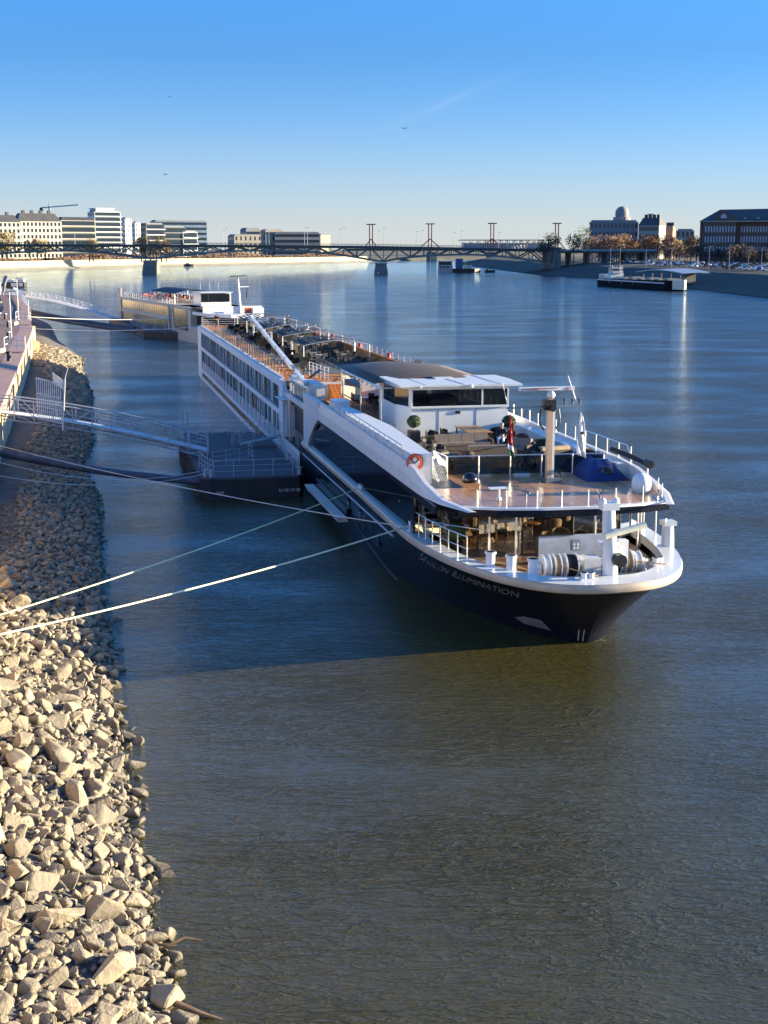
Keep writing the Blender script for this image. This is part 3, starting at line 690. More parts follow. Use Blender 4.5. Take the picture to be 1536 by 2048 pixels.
# posts along the fly deck edge
ed = [(-4.6,4.0),(-3.9,3.55),(-2.7,3.15),(-1.4,2.82),(-.3,2.75),(.9,2.68),(2.2,2.76),(3.6,3.05),(4.7,3.5),(5.15,5.0)]
for x, y in ed[1:]:
    p_ = MB(); p_.cyl((x,y+.1,5.41),(x,y+.1,6.12), .022, n=6); p_.build('deck_post', 'steel', ship)
# port edge posts and rail
pp = MB()
for y in [9.5+1.6*i for i in range(13)]: pp.cyl((5.55,y,6.1),(5.55,y,6.95), .03, n=6)
pp.tube([(5.55,9.3,6.2),(5.55,10.0,6.95),(5.55,16.5,6.95)], .025, 6); pp.build('port_railing', 'steel', ship)
sr = MB(); rail(sr, [(-5.5,11.5,6.5),(-5.5,31.5,6.62)], .55, 2, 1.3, .02, .028); sr.build('wing_railing', 'steel', ship)
# mast with radar
ms = thing('x','x','x'); bpy.data.objects.remove(ms)
m1 = MB(); m1.prism([(1.08,9.0),(1.34,9.0),(1.34,9.26),(1.08,9.26)], 5.4, 9.5); mast = m1.build('radar_mast', mat('mast_tan', (0.52,0.36,0.24), .45, var=.1), ship)
m2 = MB(); m2.box(1.34,1.45,9.02,9.2,5.6,9.3); m2.build('mast_stripe', 'white_paint', mast)
m2 = MB(); m2.box(1.0,1.75,8.8,9.0,5.41,5.62); m2.build('mast_foot', 'grey_metal', mast)
m2 = MB(); m2.beam((-.95,9.15,9.02),(2.85,9.15,9.10), .09); m2.build('mast_yard', 'grey_metal', mast)
m2 = MB(); m2.box(.85,1.45,8.9,9.3,8.9,9.4); m2.cyl((1.2,8.88,9.0),(1.2,8.6,9.0),.14); m2.build('mast_camera', 'black_metal', mast)
m2 = MB(); m2.ball((1.25,9.1,9.62), .2, 12); m2.build('scanner_drive', 'white_paint', mast, smooth=True)
m2 = MB(); m2.cbox((1.02,9.1,9.92), (2.75,.2,.17)); rad = m2.build('radar_scanner', 'white_paint', mast)
m2 = MB(); m2.box(-.1,.9+.2,8.985,8.998,9.865,9.875); m2.box(.3,1.5,8.985,8.998,9.93,9.96); m2.build('scanner_stripe', 'red_cloth', rad)
m2 = MB(); m2.cyl((2.6,9.15,9.1),(2.1,9.15,10.5), .02, .008, 6); m2.build('whip_antenna', 'white_paint', mast)
m2 = MB(); m2.cyl((-.85,9.15,9.0),(-1.15,9.15,10.2), .02, .008, 6); m2.build('whip_antenna', 'white_paint', mast)
for x in (1.95, 2.35, 2.7):
    m2 = MB(); m2.cyl((x,9.15,9.1),(x,9.15,9.3), .05, n=8); m2.ball((x,9.15,9.36), .07, 8); m2.build('signal_lamp', 'black_metal', mast)
m2 = MB()
for s_ in (-1, 1):
    cx = 1.2; m2.tube([(cx+s_*.45,9.1,8.95),(cx+s_*.52,9.1,8.5),(cx+s_*.5,9.1,8.25),(cx+s_*.28,9.1,7.95)], .04, 6)
m2.tube([(.95,9,5.8),(.75,8.9,5.6),(.85,8.9,5.42)], .04, 6); m2.tube([(1.5,9,6.0),(1.75,8.9,5.8),(1.8,8.9,5.5),(1.6,8.9,5.42)], .04, 6)
m2.build('mast_cable', 'black_metal', mast)
def text_mesh(s, size, m, parent, loc, rot, name='lettering', bold=0.0, warp=None, ext=0.004):
    cu = bpy.data.curves.new('t', 'FONT'); cu.body = s; cu.size = size; cu.extrude = ext; cu.offset = bold; cu.align_x = 'LEFT'
    o = bpy.data.objects.new('t', cu); COL.objects.link(o); bpy.context.view_layer.update()
    me = bpy.data.meshes.new_from_object(o.evaluated_get(bpy.context.evaluated_depsgraph_get())); bpy.data.objects.remove(o)
    if warp:
        for v in me.vertices: v.co = warp(v.co)
    me.materials.clear(); me.materials.append(M(m)); q_ = bpy.data.objects.new(name, me); COL.objects.link(q_)
    q_.parent = parent; q_.location = loc; q_.rotation_euler = rot; return q_
text_mesh('ALPHATRON', .15, 'black_metal', rad, (-.28,8.99,9.865), (R(90),0,0))
text_mesh('JRC', .17, 'red_cloth', rad, (1.95,8.99,9.862), (R(90),0,0))
# ship name on the bow, bent along the flared hull
mat('silver_letter', (0.19,0.19,0.21), .5, .2)
import bisect
arcs = [0.0]; TS = [1.0 - i*0.005 for i in range(0, 190)]; PTS = [Vector(hp(t, 2.35)) for t in TS]
for a, b in zip(PTS[:-1], PTS[1:]): arcs.append(arcs[-1]+(b-a).length)
ystart = 7.6; i0 = next(i for i, p in enumerate(PTS) if p.y < ystart)
def warp(sz):
    def f(co):
        s_ = arcs[i0] + co.x; k = min(len(arcs)-2, max(0, bisect.bisect(arcs, s_)-1)); t = TS[k] - 0.005*(s_-arcs[k])/(arcs[k+1]-arcs[k])
        z = 1.98 + co.y + co.x*0.0; x, y = hp(t, z); x2, y2 = hp(t-.01, z); tx = Vector((x2-x, y2-y)).normalized()
        nx = Vector((tx.y, -tx.x)); nx = nx if nx.x > 0 else -nx
        e = 0.015 + co.z; return Vector((-(x+nx.x*e), y+nx.y*e, z))
    return f
name_str = [('A',.72),('VALON ',.52),('I',.72),('LLUMINATION',.52)]
xo = 0.0
for s_, z_ in name_str:
    cu = bpy.data.curves.new('t', 'FONT'); cu.body = s_.replace(' ', ''); cu.size = z_; o = bpy.data.objects.new('t', cu); COL.objects.link(o)
    bpy.context.view_layer.update(); wdt = o.dimensions.x; bpy.data.objects.remove(o)
    def wf(co, xo=xo): return warp(0)(Vector((co.x*1.30+xo, co.y, co.z)))
    text_mesh(s_.replace(' ', ''), z_, 'silver_letter', ship, (0,0,0), (0,0,0), 'name_lettering', warp=wf)
    xo += wdt*1.30 + (.34 if s_.endswith(' ') else .09)
# leaf-like emblem before the name
em = MB(); bx = hp(1.0-.0, 2.5)
pe = []
for (a, z) in ((-.55,2.95),(-.35,2.62),(-.12,2.42),(-.05,2.28),(-.25,2.36),(-.45,2.52),(-.42,2.7)):
    v = warp(0)(Vector((a+.0, z-2.02, 0))); pe.append(tuple(v))
em.add(pe, [tuple(range(7)), tuple(reversed(range(7)))]); em.build('name_emblem', 'silver_letter', ship)
# anchor pocket and draught marks
an = MB()
def hpt(t, z, e, sg=-1):
    x, y = hp(t, z); x2, y2 = hp(t+.02, z); tx = Vector((x2-x, y2-y)).normalized(); nn = Vector((tx.y, -tx.x)); return (sg*(x+nn.x*e), y+nn.y*e, z)
an.add([hpt(t, z, .03) for t, z in ((.20,.38),(.30,.40),(.335,.62),(.30,.85),(.24,.85))], [(0,1,2,3,4),(4,3,2,1,0)]); an.build('anchor_pocket', 'grey_metal', ship)
dm = MB()
for i in range(6):
    for t in (.045,.075):
        z = .10+.10*i; dm.add([hpt(t+a, z+b, .012) for a, b in ((0,0),(.006,0),(.006,.05),(0,.05))], [(0,1,2,3),(3,2,1,0)])
dm.build('draught_marks', 'white_paint', ship)
sl = MB()
for y, w_, z0 in ((20.5,.5,1.5),(19.3,.9,1.2),(17.2,.5,1.5),(15.6,1.0,1.1),(24,.5,1.6)):
    o_ = MB(); o_.box(-5.79, -5.74, y, y+w_, z0, z0+.75); o_.build('hull_window', 'black_glass', ship)
# wheelhouse
wh = MB(); wh.prism([(-2.1,28.2),(-1.5,26.5),(4.5,26.5),(4.9,28.0),(4.9,33.0),(-2.1,33.0)], 5.41, 7.15); whs = wh.build('wheelhouse', 'white_paint', ship)
w2 = MB(); w2.box(-1.42, 4.42, 26.44, 26.5, 7.22, 8.22); w2.build('wheelhouse_window', 'black_glass', whs)
w2 = MB(); w2.prism([(-2.13,28.3),(-1.62,26.85),(-1.55,26.9),(-2.05,28.35),(-2.05,31.5),(-2.13,31.5)], 7.2, 8.2); w2.build('wheelhouse_window', 'dark_glass', whs)
w2 = MB(); w2.prism([(-2.08,28.2),(-1.48,26.52),(4.48,26.52),(4.88,28.0),(4.88,33.0),(-2.08,33.0)], 7.15, 8.3); w2.build('wheelhouse_upper', 'white_wing', whs)
w2 = MB()
for x in (-1.5, 4.46, 2.85): w2.box(x-.05, x+.05, 26.40, 26.5, 7.15, 8.3)
w2.box(-1.55,4.5,26.38,26.5,7.10,7.22); w2.box(-1.55,4.5,26.40,26.5,8.2,8.34); w2.build('window_frame', 'white_paint', whs)
w2 = MB()
for x in (.17, 2.5): w2.box(x-.012, x+.012, 26.485, 26.499, 5.5, 7.05)
w2.box(-1.5,4.5,26.485,26.499,7.0,7.02); w2.build('panel_seam', 'grey_metal', whs)
w2 = MB(); w2.box(1.2,1.5,26.45,26.5,6.72,6.9); w2.build('vent', 'black_metal', whs)
w2 = MB(); w2.add([(-2.35,25.9,8.42),(5.2,25.9,8.38),(5.7,30.5,8.32),(5.7,33.4,8.28),(-1.9,33.9,8.28),(-2.35,25.9,8.54),(5.2,25.9,8.50),(5.7,30.5,8.42),(5.7,33.4,8.38),(-1.9,33.9,8.38)],
    [(4,3,2,1,0),(5,6,7,8,9),(0,1,6,5),(1,2,7,6),(2,3,8,7),(3,4,9,8),(4,0,5,9)]); rf = w2.build('wheelhouse_roof', 'white_deck', whs)
w2 = MB()
for x in (-.75, 1.6, 3.9): w2.beam((x,25.95,8.53),(x+.2,33.6,8.385), .035, .015)
w2.build('roof_seam', 'grey_metal', rf)
w2 = MB(); w2.box(1.0,2.2,30.6,31.9,8.30,8.50); w2.build('roof_hatch', 'white_paint', rf)
w2 = MB(); w2.ball((2.0,25.85,8.42), .12, 10); w2.ball((-1.1,25.85,8.42),.07,8); w2.build('roof_lamp', 'white_paint', rf, smooth=True)
# brown cafe roof with poles
cr = MB(); nx_, ny_ = 9, 2; P0 = [(-2.75,29.0),(-2.6,42.5)]
for j, y in enumerate((31.5, 42.8, 46.5)):
    for i in range(nx_):
        x = -2.75+ (7.6)*i/(nx_-1); cr.v.append((x, y, 8.12+.36*math.sin(math.pi*i/(nx_-1)) - (.25 if j == 2 else 0)))
for j in range(2):
    for i in range(nx_-1): a = j*nx_+i; cr.f.append((a, a+1, a+nx_+1, a+nx_))
o_ = cr.build('cafe_roof', 'brown_roof', ship, smooth=True); md = o_.modifiers.new('s', 'SOLIDIFY'); md.thickness = .08; md.offset = 1
fr = MB(); fr.tube([(-2.8,28.9,8.1),(-2.8,42.6,8.1)], .06, 6); fr.beam((-2.8,28.9,8.1),(-1.6,29.0,8.1),.06)
for y in (29.0, 35.5, 42.4): fr.cyl((-2.8,y,5.42),(-2.8,y,8.1), .045, n=8)
for y in (36, 43): fr.cyl((4.6,y,5.42),(4.6,y,8.1), .045, n=8)
fr.build('cafe_roof_frame', 'steel', ship)
for i in range(8):
    l_ = MB(); l_.ball((-2.8, 30.5+1.5*i, 7.93), .075, 8); l_.build('festoon_bulb', 'white_paint', ship)
sc_ = MB(); sc_.box(-2.82,-2.78,35.6,42.3,6.3,7.9); sc_.build('cafe_screen', 'clear_glass', ship)
pw = MB(); pw.box(3.4,3.5,31.6,44,5.46,7.4); pw.build('cafe_partition', 'white_paint', ship)
# sun deck
sdk = MB(); sdk.prism([(-5.5,49.3),(5.6,49.3),(5.6,129.0),(4.6,130.3),(-4.6,130.3),(-5.5,129.0)], 6.3, 6.60); sdk.build('sun_deck', 'teak', ship)
sdk = MB(); sdk.box(-3.6, 4.2, 56.0, 124, 6.60, 6.606); sdk.build('deck_carpet', mat('deck_carpet_grey', (0.10,0.095,0.09), .85, var=.15, scale=1.2), ship)
sdk = MB(); sdk.box(-5.5, 5.6, 49.1, 49.3, 5.45, 6.604); sdk.build('sun_deck_front', 'white_deck', ship)
for i in range(6):
    s_ = MB(); s_.box(-2.6, -.6, 46.4+.48*i, 46.9+.48*i, 5.46, 5.62+.17*i); s_.build('deck_stair', 'teak', ship)
r_ = MB(); rail(r_, [(-2.5,49.6,6.6),(-3.0,55.5,6.6)], 1.05, 4, 1.3, .025, .03); rail(r_, [(-.4,49.4,6.6),(.3,52.0,6.6),(2.5,52,6.6)], 1.05, 4, 1.2, .025, .03)
r_.build('stair_top_railing', 'rail_white', ship)
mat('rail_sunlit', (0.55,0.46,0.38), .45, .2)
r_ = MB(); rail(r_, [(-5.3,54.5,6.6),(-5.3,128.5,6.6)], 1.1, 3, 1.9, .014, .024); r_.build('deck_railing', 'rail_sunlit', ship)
r_ = MB(); rail(r_, [(5.45,50.0,6.6),(5.45,129,6.6)], 1.2, 3, 2.2, .022, .035); r_.build('deck_railing', 'rail_grey', ship)
r_ = MB(); rail(r_, [(-5.3,129,6.6),(5.3,129,6.6)], 1.1, 4, 2, .02, .03); r_.build('deck_railing', 'rail_white', ship)
tb = MB(); tb.box(-5.55,-5.35,53,129,6.6,6.68)
for i in range(50): tb.box(-5.62,-5.40,53.2+1.5*i,53.5+1.5*i,6.56,6.78)
tb.build('toe_rail', 'white_deck', ship)
ob = MB(); ob.box(4.95,5.1,54,112,6.605,7.25); ob.build('deck_ledge', 'teak', ship)
# awnings over the sun deck
def canopy(y0, y1, x0=-1.9, x1=3.9, zt=8.62):
    root = bpy.data.objects.new('sun_awning', None); COL.objects.link(root); root.parent = ship
    fr = MB(); fa = MB()
    def zz(f): return zt-.5+.5*math.sin(math.pi*(f*.86+.07))
    K = 10
    for y in (y0, y1): fr.tube([(x0+(x1-x0)*i/K, y, zz(i/K)) for i in range(K+1)], .045, 6)
    for y in (y0, y1):
        for x in (x0, x1): fr.cyl((x, y, 6.6), (x, y, zz(0)), .045, n=6)
    fr.build('awning_frame', 'rail_grey', root)
    ns = 13
    for k in range(ns):
        f0, f1 = k/ns, (k+.62)/ns
        fa.add([(x0+(x1-x0)*f0, y0, zz(f0)+.04), (x0+(x1-x0)*f1, y0, zz(f1)+.04), (x0+(x1-x0)*f1, y1, zz(f1)+.04), (x0+(x1-x0)*f0, y1, zz(f0)+.04)], [(0,1,2,3)])
        if 0: fa.add([(x0+(x1-x0)*f1, y0+.02, zz(f1)+.02), (x0+(x1-x0)*(k+1)/ns, y0+.02, zz((k+1)/ns)+.0), (x0+(x1-x0)*(k+1)/ns, y1-.02, zz((k+1)/ns)), (x0+(x1-x0)*f1, y1-.02, zz(f1)+.02)], [(0,1,2,3)])
    fa.build('awning_cloth', 'stripe_dark', root)
    for x in (x0, x1):
        wp = MB(); wp.cyl((x, y1, 6.9), (x, y1, 8.1), .1, n=8); wp.build('post_sleeve', 'white_paint', root)
for a, b in ((65.5, 72.5), (78.5, 86.5), (91.5, 101.5), (108, 118)): canopy(a, b)
# lowered boom along the starboard side
bm_ = MB(); bm_.beam((-4.7,46.5,6.75),(-3.7,88,9.6), .28, .3); boom = bm_.build('lowered_boom', 'white_paint', ship)
bm_ = MB()
for f in (.15,.3,.45,.6,.75): p = Vector((-4.7,46.5,6.75)).lerp(Vector((-3.7,88,9.6)), f); bm_.cbox(p, (.34,.12,.36))
bm_.build('boom_strap', 'grey_metal', boom)
bm_ = MB(); bm_.ball((-3.72,88.2,9.55), .3, 10); bm_.build('boom_head', 'white_paint', boom, smooth=True)
bm_ = MB(); bm_.box(-5.2,-4.4,49.4,50.8,6.6,7.1); bm_.build('boom_mount', 'white_paint', ship)
# domes, boxes, small fittings on fly deck
def dome(x, y, r, m, boxm=True):
    root = bpy.data.objects.new('antenna_dome', None); COL.objects.link(root); root.parent = ship
    if boxm: b_ = MB(); b_.box(x-r*.95, x+r*.95, y-r*.95, y+r*.95, 5.41, 5.62); b_.build('dome_box', 'box_wood', root); z = 5.62
    else: z = 5.5; b_ = MB(); b_.cyl((x,y,5.41),(x,y,5.55), r*.7, n=16); b_.build('dome_foot', 'white_paint', root)
    d = MB(); d.lathe((x,y,z), [(r*.86,0),(r*.98,r*.35),(r,r*.75),(r*.93,r*1.15),(r*.72,r*1.5),(r*.4,r*1.7),(.01,r*1.78)] if not boxm else [(r*.9,0),(r,r*.3),(r*.96,r*.6),(r*.75,r*.95),(r*.4,r*1.15),(.01,r*1.22)], 20); d.build('dome_shell', m, root, smooth=True)
dome(-2.85, 8.6, .38, mat('black_gloss', (0.01,0.01,0.012), .12), True); dome(4.2, 9.2, .38, 'black_gloss', True); dome(4.45, 5.4, .46, 'white_paint', False)
pn = MB(); pn.beam((-3.05,4.7,5.98),(-2.25,4.7,5.98), .42, .05); pn.cyl((-2.6,4.7,5.41),(-2.6,4.7,5.95), .05, n=8); pn.cyl((-2.6,4.7,5.45),(-2.6,4.7,5.55), .13, n=8); pn.build('antenna_plate', 'white_paint', ship)
pn = MB(); pn.cyl((-1.55,4.0,5.41),(-1.55,4.0,5.85), .03, n=6); pn.cyl((-1.7,4.1,5.95),(-1.42,3.9,5.85), .07, n=8); pn.build('deck_camera', 'grey_metal', ship)
pn = MB(); pn.cyl((1.55,3.1,5.41),(1.55,3.1,5.8), .03, n=6); pn.tube([(1.35,3.1,6.05),(1.55,3.1,5.8),(1.75,3.1,6.05)], .025, 6); pn.build('rope_fork', 'black_metal', ship)
sp_ = MB(); sp_.box(-5.68,-5.60,9.9,10.2,5.9,6.15); sp_.build('side_lamp', 'black_metal', ship)
# bow crane and winches
cr_ = MB(); cr_.tube([(.45,-1.2,3.0),(.40,-1.25,4.2),(.28,-1.35,5.3),(.25,-1.35,6.0)], .33, 14, .26); crn = cr_.build('bow_crane', 'white_paint', ship, smooth=True)
cr_ = MB(); cr_.box(-.1,.62,-1.6,-1.05,6.0,6.28); cr_.ball((-.02,-1.35,6.32),.17,10); cr_.ball((.55,-1.35,6.32),.17,10); cr_.build('crane_head', 'white_paint', crn, smooth=True)
cr_ = MB(); cr_.cyl((-.05,-1.75,4.98),(1.75,-1.65,5.35), .14, n=12); cr_.build('crane_arm', mat('pale_cream', (.66,.64,.50), .4), crn, smooth=True)
cr_ = MB(); cr_.box(.05,1.05,-1.0,-.6,4.4,4.55); cr_.ball((.95,-.9,3.98), .22, 10); cr_.box(.9,1.3,-1.0,-.6,3.7,4.6); cr_.build('crane_machinery', 'white_paint', crn)
cr_ = MB(); cr_.cyl((.62,-1.5,3.95),(.62,-1.95,3.95), .27, n=14); cr_.build('crane_motor', 'black_metal', crn)
pb_ = MB(); pb_.box(-1.45,1.9,2.6,2.72,2.95,4.15); pb_.build('breakwater_panel', mat('panel_grey', (.42,.44,.48), .3), ship)
pb_ = MB(); pb_.box(-1.5,-1.42,2.55,2.75,2.95,4.2); pb_.box(-1.5,.2,2.55,2.75,4.15,4.2); pb_.build('panel_frame', 'black_metal', ship)
for x in (.05, 2.0):
    f_ = MB(); f_.box(x-.18,x+.2,1.9,2.1,3.6,4.05); fl_ = f_.build('work_light', 'grey_metal', ship)
    for i in (0, 1):
        for j in (0, 1): g_ = MB(); g_.cyl((x-.07+.16*i,1.90,3.72+.16*j),(x-.07+.16*i,1.87,3.72+.16*j), .055, n=8); g_.build('lamp_lens', 'white_paint', fl_)
def winch(xc, yc, drums, rot=0):
    root = bpy.data.objects.new('mooring_winch', None); COL.objects.link(root); root.parent = ship; root.location = (xc, yc, 2.6)
    for dx, r, wdt, m in drums:
        d = MB(); d.lathe((dx,0,.55), [(.01,-wdt/2-.05),(r,-wdt/2-.05),(r,-wdt/2),(r*.8,-wdt/2),(r*.8,wdt/2),(r,wdt/2),(r,wdt/2+.05),(.01,wdt/2+.05)], 20, 'x'); d.build('winch_flange', 'white_paint', root, smooth=True)
        d = MB(); d.lathe((dx,0,.55), [(.01,-wdt/2+.01),(r*.84,-wdt/2+.01),(r*.9,0),(r*.84,wdt/2-.01),(.01,wdt/2-.01)], 20, 'x'); d.build('rope_coil', m, root, smooth=True)
    x0, x1 = min(d[0] for d in drums)-.35, max(d[0] for d in drums)+.35
    s_ = MB(); s_.box(x0, x0+.12, -.25, .25, 0, .7); s_.box(x1-.12, x1, -.25, .25, 0, .7); s_.cyl((x0-.3,0,.55),(x1+.2,0,.55), .09, n=8); s_.box(x0,x1,-.3,.3,0,.12); s_.build('winch_frame', 'white_paint', root)
    s_ = MB(); s_.tube([(x0-.3+.0, .3*math.cos(a*.52), .55+.3*math.sin(a*.52)) for a in range(13)], .02, 5); s_.build('hand_wheel', 'white_paint', root)
winch(-1.35, 1.1, [(-.25,.54,.22,'white_paint'),(.22,.54,.22,'rope_tan'),(.85,.54,.45,'black_fabric')])
winch(2.1, 1.3, [(-.45,.54,.22,'black_fabric'),(.05,.54,.26,'rope_tan'),(.5,.46,.2,'white_paint')])
s_ = MB(); s_.box(.0,.75,.6,1.5,2.6,3.5); s_.build('winch_motor', 'white_deck', ship)
def bollards(x, y, r=.13, hh=.42, z=3.24, gap=.38, n=2, ang=0):
    b_ = MB()
    for i in range(n):
        bx, by = x+gap*i*math.cos(ang), y+gap*i*math.sin(ang)
        b_.cyl((bx,by,z),(bx,by,z+hh), r, n=12); b_.cyl((bx,by,z+hh*.85),(bx,by,z+hh), r*1.25, n=12)
    b_.cbox((x+gap*(n-1)/2*math.cos(ang), y+gap*(n-1)/2*math.sin(ang), z+.03), (.35+gap*(n-1)*abs(math.cos(ang)), .35+gap*(n-1)*abs(math.sin(ang)), .06))
    b_.build('bollard', 'white_paint', ship, smooth=True)
bollards(-3.95,1.35,.2,.62,n=1); bollards(-3.3,.5,.2,.62,n=1); bollards(-2.6,-.3,.2,.62,n=1)
bollards(-.95,-1.9,.13,.3,z=3.24,n=2,gap=.3); bollards(3.0,.1,.13,.3,n=2,gap=.3,ang=.5); bollards(-5.55,9.3,.11,.5,n=1); bollards(-5.6,21.3,.1,.25,n=2,ang=R(90))
v_ = MB(); v_.tube([(5.05,3.6,3.2),(5.05,3.6,3.9),(5.05,3.6,4.25)], .3, 12, .24); v_.box(4.75,5.35,3.3,3.9,4.2,4.4); v_.build('vent_cowl', 'white_paint', ship, smooth=True)
rp = MB()
for k in range(3): rp.tube([(-4.3,2.6-.1*k,3.30),(-3.0,1.2-.1*k,3.28),(-1.9,.6-.08*k,2.95)], .03, 5)
rp.tube([(-1.1,1.0,3.2),(-.4,-1.9,3.4),(-.3,-1.85,3.4)], .025, 5); rp.tube([(2.3,1.2,3.2),(3.2,-.6,3.4)], .025, 5)
rp.build('deck_rope', 'rope_tan', ship)
# side platform folded at the hull
lp = MB(); lp.prismx([(23.6,.95),(35.2,.95),(35.4,1.25),(23.4,1.25)], -6.5, -5.9); 
lp.v = [(x if z < 1.1 else x-.12, y, z) for x, y, z in lp.v]; lp.build('fender_beam', 'white_wing', ship)
lp = MB(); lp.box(-5.95,-5.78,24.0,35.0,1.2,1.65); lp.build('fender_rubber', 'navy_hull', ship)
lp = MB(); lp.tube([(-5.83,12,2.45),(-5.83,41,2.45)], .05, 6); lp.build('rub_rail', 'rail_grey', ship)
# ================================================================ loose things on the cruise ship
def on(name, label, cat, X, Y, Z, rot=0, group=None): return thing(name, label, cat, sh(X, Y, Z), SA+rot, group)
def put(root, X, Y, Z, rot, label, group=None): return dup(root, sh(X, Y, Z), SA+rot, label, group)
used = set()
def place(root, X, Y, Z, rot, label, group=None):
    if root.name not in used:
        used.add(root.name); root.location = sh(X, Y, Z); root.rotation_euler = (0, 0, SA+rot); root['label'] = label
        if group: root['group'] = group
        return root
    return put(root, X, Y, Z, rot, label, group)
PI = math.pi
# --- seat builders (facing -Y)
def make_sofa(w_, label, m='cushion', n=3):
    t = thing('outdoor_sofa', label, 'sofa')
    MB().box(-w_/2, w_/2, -.42, .42, .05, .32).build('base', 'wicker', t)
    for k in range(n):
        a = -w_/2+.12+(w_-.24)*k/n; b = a+(w_-.24)/n-.02
        MB().box(a, b, -.44, .22, .32, .46).build('seat_cushion', m, t)
        c = MB(); c.cbox(((a+b)/2, .30, .66), (b-a, .20, .46), Matrix.Rotation(-.18, 3, 'X')); c.build('back_cushion', m, t)
    for s in (-1, 1): MB().box(s*w_/2-.06, s*w_/2+.06, -.42, .42, .05, .60).build('armrest', 'wicker', t)
    MB().box(-w_/2, w_/2, .36, .46, .05, .72).build('backrest', 'wicker', t)
    return t
def make_armchair(m='wicker', cm='cushion'):
    t = thing('armchair', 'x', 'armchair')
    s = MB(); s.box(-.34, .34, -.32, .30, .26, .36); s.build('seat', m, t)
    s = MB(); s.box(-.28, .28, -.30, .22, .36, .46); s.build('seat_cushion', cm, t)
    s = MB(); K = 10
    for i in range(K+1):
        a = PI*(-.05+1.1*i/K); x, y = .38*math.cos(a), .06+.32*math.sin(a); hh = .62+.16*math.sin(max(0,min(PI,a)))
        s.v += [(x, y, .28), (x, y, hh), (x*1.12, y*1.12+.0, hh), (x*1.12, y*1.12, .28)]
    for i in range(K):
        for j in range(4): a = i*4+j; b = i*4+(j+1) % 4; s.f.append((a, b, b+4, a+4))
    s.f += [(0,1,2,3), (K*4+3,K*4+2,K*4+1,K*4)]; s.build('backrest', m, t)
    for x in (-.27, .27):
        for y in (-.25, .25): MB().cyl((x,y,0),(x,y,.27), .022, n=6).build('leg', 'black_metal', t)
    return t
def make_chair(m='black_metal', cm='black_fabric'):
    t = thing('deck_chair', 'x', 'chair')
    MB().box(-.24, .24, -.24, .24, .42, .46).build('seat', cm, t)
    b = MB(); b.cbox((0,.26,.68), (.46,.035,.46), Matrix.Rotation(-.2, 3, 'X')); b.build('backrest', cm, t)
    for x in (-.23, .23):
        MB().cyl((x,-.22,0),(x*.95,-.2,.44), .016, n=5).build('leg', m, t); MB().cyl((x,.28,0),(x*.95,.2,.44), .016, n=5).build('leg', m, t)
        MB().tube([(x*1.08,-.22,.44),(x*1.08,-.22,.64),(x*1.08,.28,.66)], .014, 5).build('armrest', m, t)
    return t
def make_lounger():
    t = thing('sun_lounger', 'x', 'sun lounger')
    MB().box(-.3, .3, -.95, .25, .28, .32).build('seat', 'black_fabric', t)
    b = MB(); b.cbox((0,.55,.50), (.6,.03,.75), Matrix.Rotation(.62, 3, 'X')); b.build('backrest', 'black_fabric', t)
    for y in (-.8, .3):
        for x in (-.28, .28): MB().cyl((x,y,0),(x,y,.3), .018, n=5).build('leg', 'black_metal', t)
    return t
def round_table(r=.38, m='white_paint'):
    t = thing('cafe_table', 'x', 'table')
    MB().lathe((0,0,.70), [(.01,0),(r,0),(r,.04),(.01,.04)], 18).build('tabletop', m, t)
    MB().cyl((0,0,.03),(0,0,.7), .03, n=8).build('pedestal', 'black_metal', t); MB().cyl((0,0,0),(0,0,.03), .24, n=12).build('foot', 'black_metal', t)
    return t
TZ = 5.412
s1 = make_sofa(3.3, 'long brown cushioned sofa along the back of the front terrace seating', n=4); s1.location = sh(-.0, 20.4, TZ); s1.rotation_euler = (0,0,SA)
s2 = make_sofa(2.7, 'brown cushioned sofa nearest the glass balustrade, back to the bow', n=3); s2.location = sh(.3, 16.2, TZ); s2.rotation_euler = (0,0,SA+PI)
s3 = make_sofa(1.7, 'angled brown sofa beside the seated person on the terrace', n=2); s3.location = sh(2.5, 18.2, TZ); s3.rotation_euler = (0,0,SA-.9)
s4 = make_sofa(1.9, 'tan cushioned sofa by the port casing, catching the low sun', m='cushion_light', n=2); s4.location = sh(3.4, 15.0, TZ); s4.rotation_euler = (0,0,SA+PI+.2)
ac = make_armchair('wicker', 'cushion_light')
place(ac, -1.15, 15.4, TZ, 2.6, 'wicker armchair with a pale cushion at the left end of the near sofa')
place(ac, 3.9, 17.6, TZ, -1.4, 'wicker armchair with a pale cushion beside the port casing')
place(ac, 3.5, 20.6, TZ, -.3, 'wicker armchair with a pale cushion just in front of the right ball tree')
bl = make_armchair('black_metal', 'black_fabric')
for i, (x, y, r_, lab) in enumerate(((-2.0,17.6,.6,'black armchair at the top of the steps beside the terrace sofas'),(-2.1,19.6,.9,'black armchair left of the long brown sofa'),
    (-1.0,23.2,.4,'black armchair between the left ball tree and the wooden dining table'),(.1,24.2,1.2,'black armchair at the left side of the wooden dining table'),
    (2.9,24.0,-1.2,'black armchair at the right side of the wooden dining table'),(2.5,21.2,-.4,'black armchair under the seated person on the terrace'))):
    place(bl, x, y, TZ, r_, lab)
t_ = thing('dining_table', 'orange brown slatted dining table on the terrace below the wheelhouse', 'table', sh(1.4,23.2,TZ+.03), SA)
MB().box(-.72,.72,-1.6,1.6,.72,.77).build('tabletop', 'table_wood', t_)
for x in (-.6,.6):
    for y in (-1.45,1.45): MB().box(x-.04,x+.04,y-.04,y+.04,0,.72).build('leg', 'black_metal', t_)
lt = round_table(.42, 'black_metal'); lt['category'] = 'table'; lt.scale = (1,1,.6); place(lt, .4, 18.4, TZ, 0, 'low round black table between the brown sofas')
